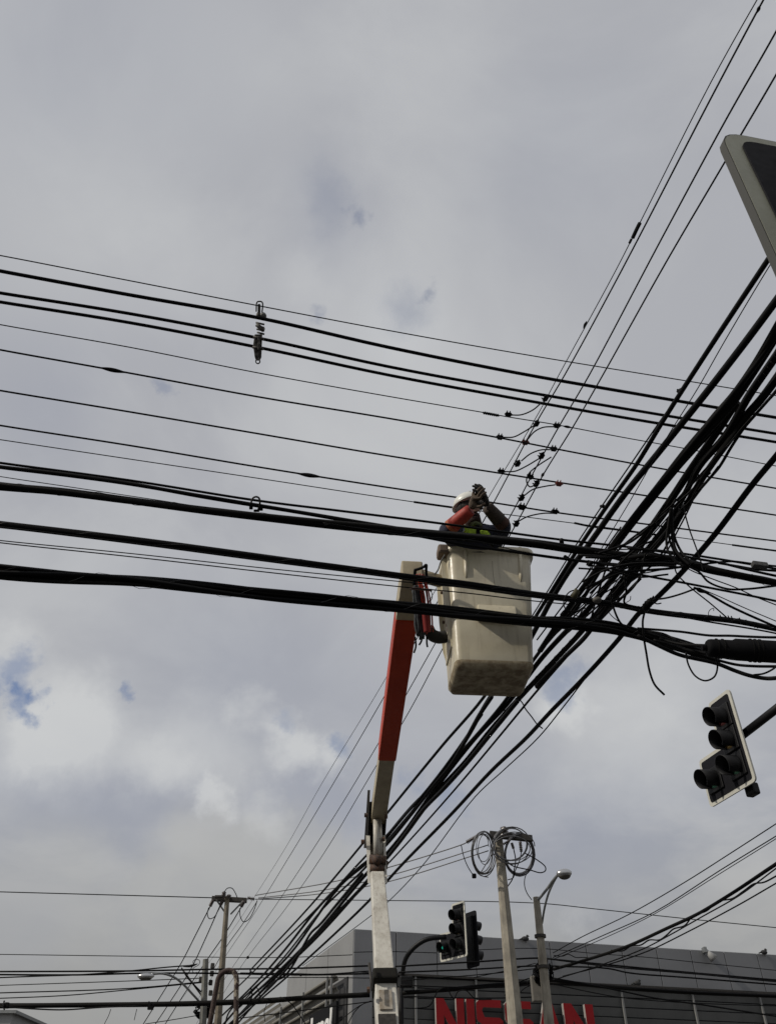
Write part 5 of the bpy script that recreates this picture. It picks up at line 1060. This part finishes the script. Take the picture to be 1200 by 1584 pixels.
bw('upper grey wire from the tall pole insulator to the crossarm pole', [(722, 1303), (713, 1307), (600, 1342), (520, 1363), (395, 1385)], 1.6, (18.5, 22), COILM); bw('middle grey wire from the tall pole to the crossarm pole', [(755, 1307), (600, 1355), (500, 1377), (400, 1389)], 1.5, (18.5, 22), COILM); bw('lower grey wire from the tall pole to the crossarm pole', [(755, 1316), (600, 1364), (500, 1382), (398, 1391)], 1.5, (18.5, 22), COILM)
bw('leftmost wire falling from the crossarm to the bottom edge', [(326, 1401), (303, 1446), (281, 1489), (252, 1536), (212, 1600)], 1.6, (21.9, 26)); bw('second wire falling left from the crossarm', [(341, 1400), (318, 1452), (296, 1498), (262, 1552), (230, 1600)], 1.6, (21.9, 26)); bw('third wire falling left from the right crossarm end', [(373, 1404), (348, 1445), (321, 1484), (285, 1538), (246, 1600)], 1.6, (21.9, 26))
bw('thin wire falling along the right of the crossarm pole', [(398, 1394), (375, 1430), (352, 1462), (330, 1500)], 1.2, (21.9, 24)); bw('crossed stay wire left of the slim pole', [(281, 1497), (290, 1512), (303, 1526), (314, 1537)], 2.0, (20.7, 20.7))
bw('small wire ring at the top of the slim pole', [(300, 1494), (299, 1487), (304, 1484), (309, 1486), (308, 1492), (299, 1498), (299, 1504), (306, 1504)], 1.0, (20.6, 20.6)); bw('wire under the side louvres from the arch to the boom', [(372, 1575), (460, 1564), (520, 1556), (576, 1549)], 1.6, (19, 19))
bw('thin wire across the side facade top', [(370, 1513), (480, 1512), (572, 1513)], 1.3, (20, 20)); bw('slack thin cable over the side facade', [(372, 1505), (450, 1506), (500, 1507), (572, 1502)], 1.8, (20, 20))
bw('loose wire bunch hanging left of the boom', [(574, 1549), (560, 1554), (548, 1566), (538, 1584), (530, 1600)], 1.3, (17, 17)); bw('second loose wire hanging left of the boom', [(574, 1548), (556, 1556), (530, 1575), (505, 1592)], 1.2, (17, 17))
bw('slack wire hanging from the thick bundle over the side facade', [(440, 1546), (450, 1552), (458, 1562), (470, 1580), (480, 1595)], 1.5, (19.3, 19.3))
bw('short wire tail hanging below the bundle left of the side sign', [(413, 1552), (409, 1565), (410, 1580)], 1.1, (19.3, 19.3)); bw('small bowed wire loop by the main bundle over the facade', [(394, 1526), (399, 1530), (402, 1542), (398, 1552)], 1.4, (19.3, 19.3)); bw('second small bowed wire loop by the main bundle', [(388, 1527), (390, 1540), (386, 1552)], 2.2, (19.3, 19.3))
bw('two strand wire tail hanging below the left bundle', [(172, 1561), (168, 1572), (162, 1584), (160, 1592)], 1.0, (19.3, 19.3)); bw('short straight wire tail hanging below the left bundle', [(212, 1561), (208, 1578)], 1.0, (19.3, 19.3))
bw('wire from the left edge climbing to the knot on the slim pole', [(225, 1584), (270, 1577), (304, 1571)], 1.2, (20.5, 20.5))
for i, c in enumerate(((383.5, 1481), (388, 1504), (465.5, 1508))):
    tag(MB().sphere(P(c[0], c[1], 20), .035, n=10, m=6).build('wire_clamp', BLK, None, True), ('round clamp on the thin steep line right of the crossarm pole', 'round clamp where the steep cable meets the black wire', 'tiny clamp on the black wire over the side facade')[i], 'clamp')

rk = random.Random(77); LK = 'thin black strand among many crossing the knot right of the bucket'
for i in range(9):
    t = rk.random(); x0 = 1062 + t * 60 + rk.uniform(-8, 8); y0 = 770 - t * 70
    mx, my = 985 + rk.uniform(-34, 40), 862 + rk.uniform(-14, 14); ex, ey = 888 + rk.uniform(-40, 34), 968 + rk.uniform(-6, 22)
    wire('cable_strand', LK, 'cable', [(x0, y0), ((x0 + mx) / 2 + rk.uniform(-9, 9), (y0 + my) / 2), (mx, my), ((mx + ex) / 2 + rk.uniform(-9, 9), (my + ey) / 2), (ex, ey)], rk.choice((1.6, 2, 2.4, 3.2)), d=(5.9, 7.2), group='strands crossing in the cable knot', loop=True)
for i in range(6):
    y0 = 846 + i * 7 + rk.uniform(-2, 2)
    wire('cable_strand', 'short level strand tied into the knot right of the bucket', 'cable', [(905 + rk.uniform(-15, 15), y0), (940, y0 + 6 + rk.uniform(-3, 3)), (985, y0 + 9 + rk.uniform(-6, 6)), (1030 + rk.uniform(-8, 14), y0 + 8 + rk.uniform(-4, 4))], rk.choice((2, 3, 4)), d=(6.1, 5.9), group='level strands in the cable knot', loop=True)
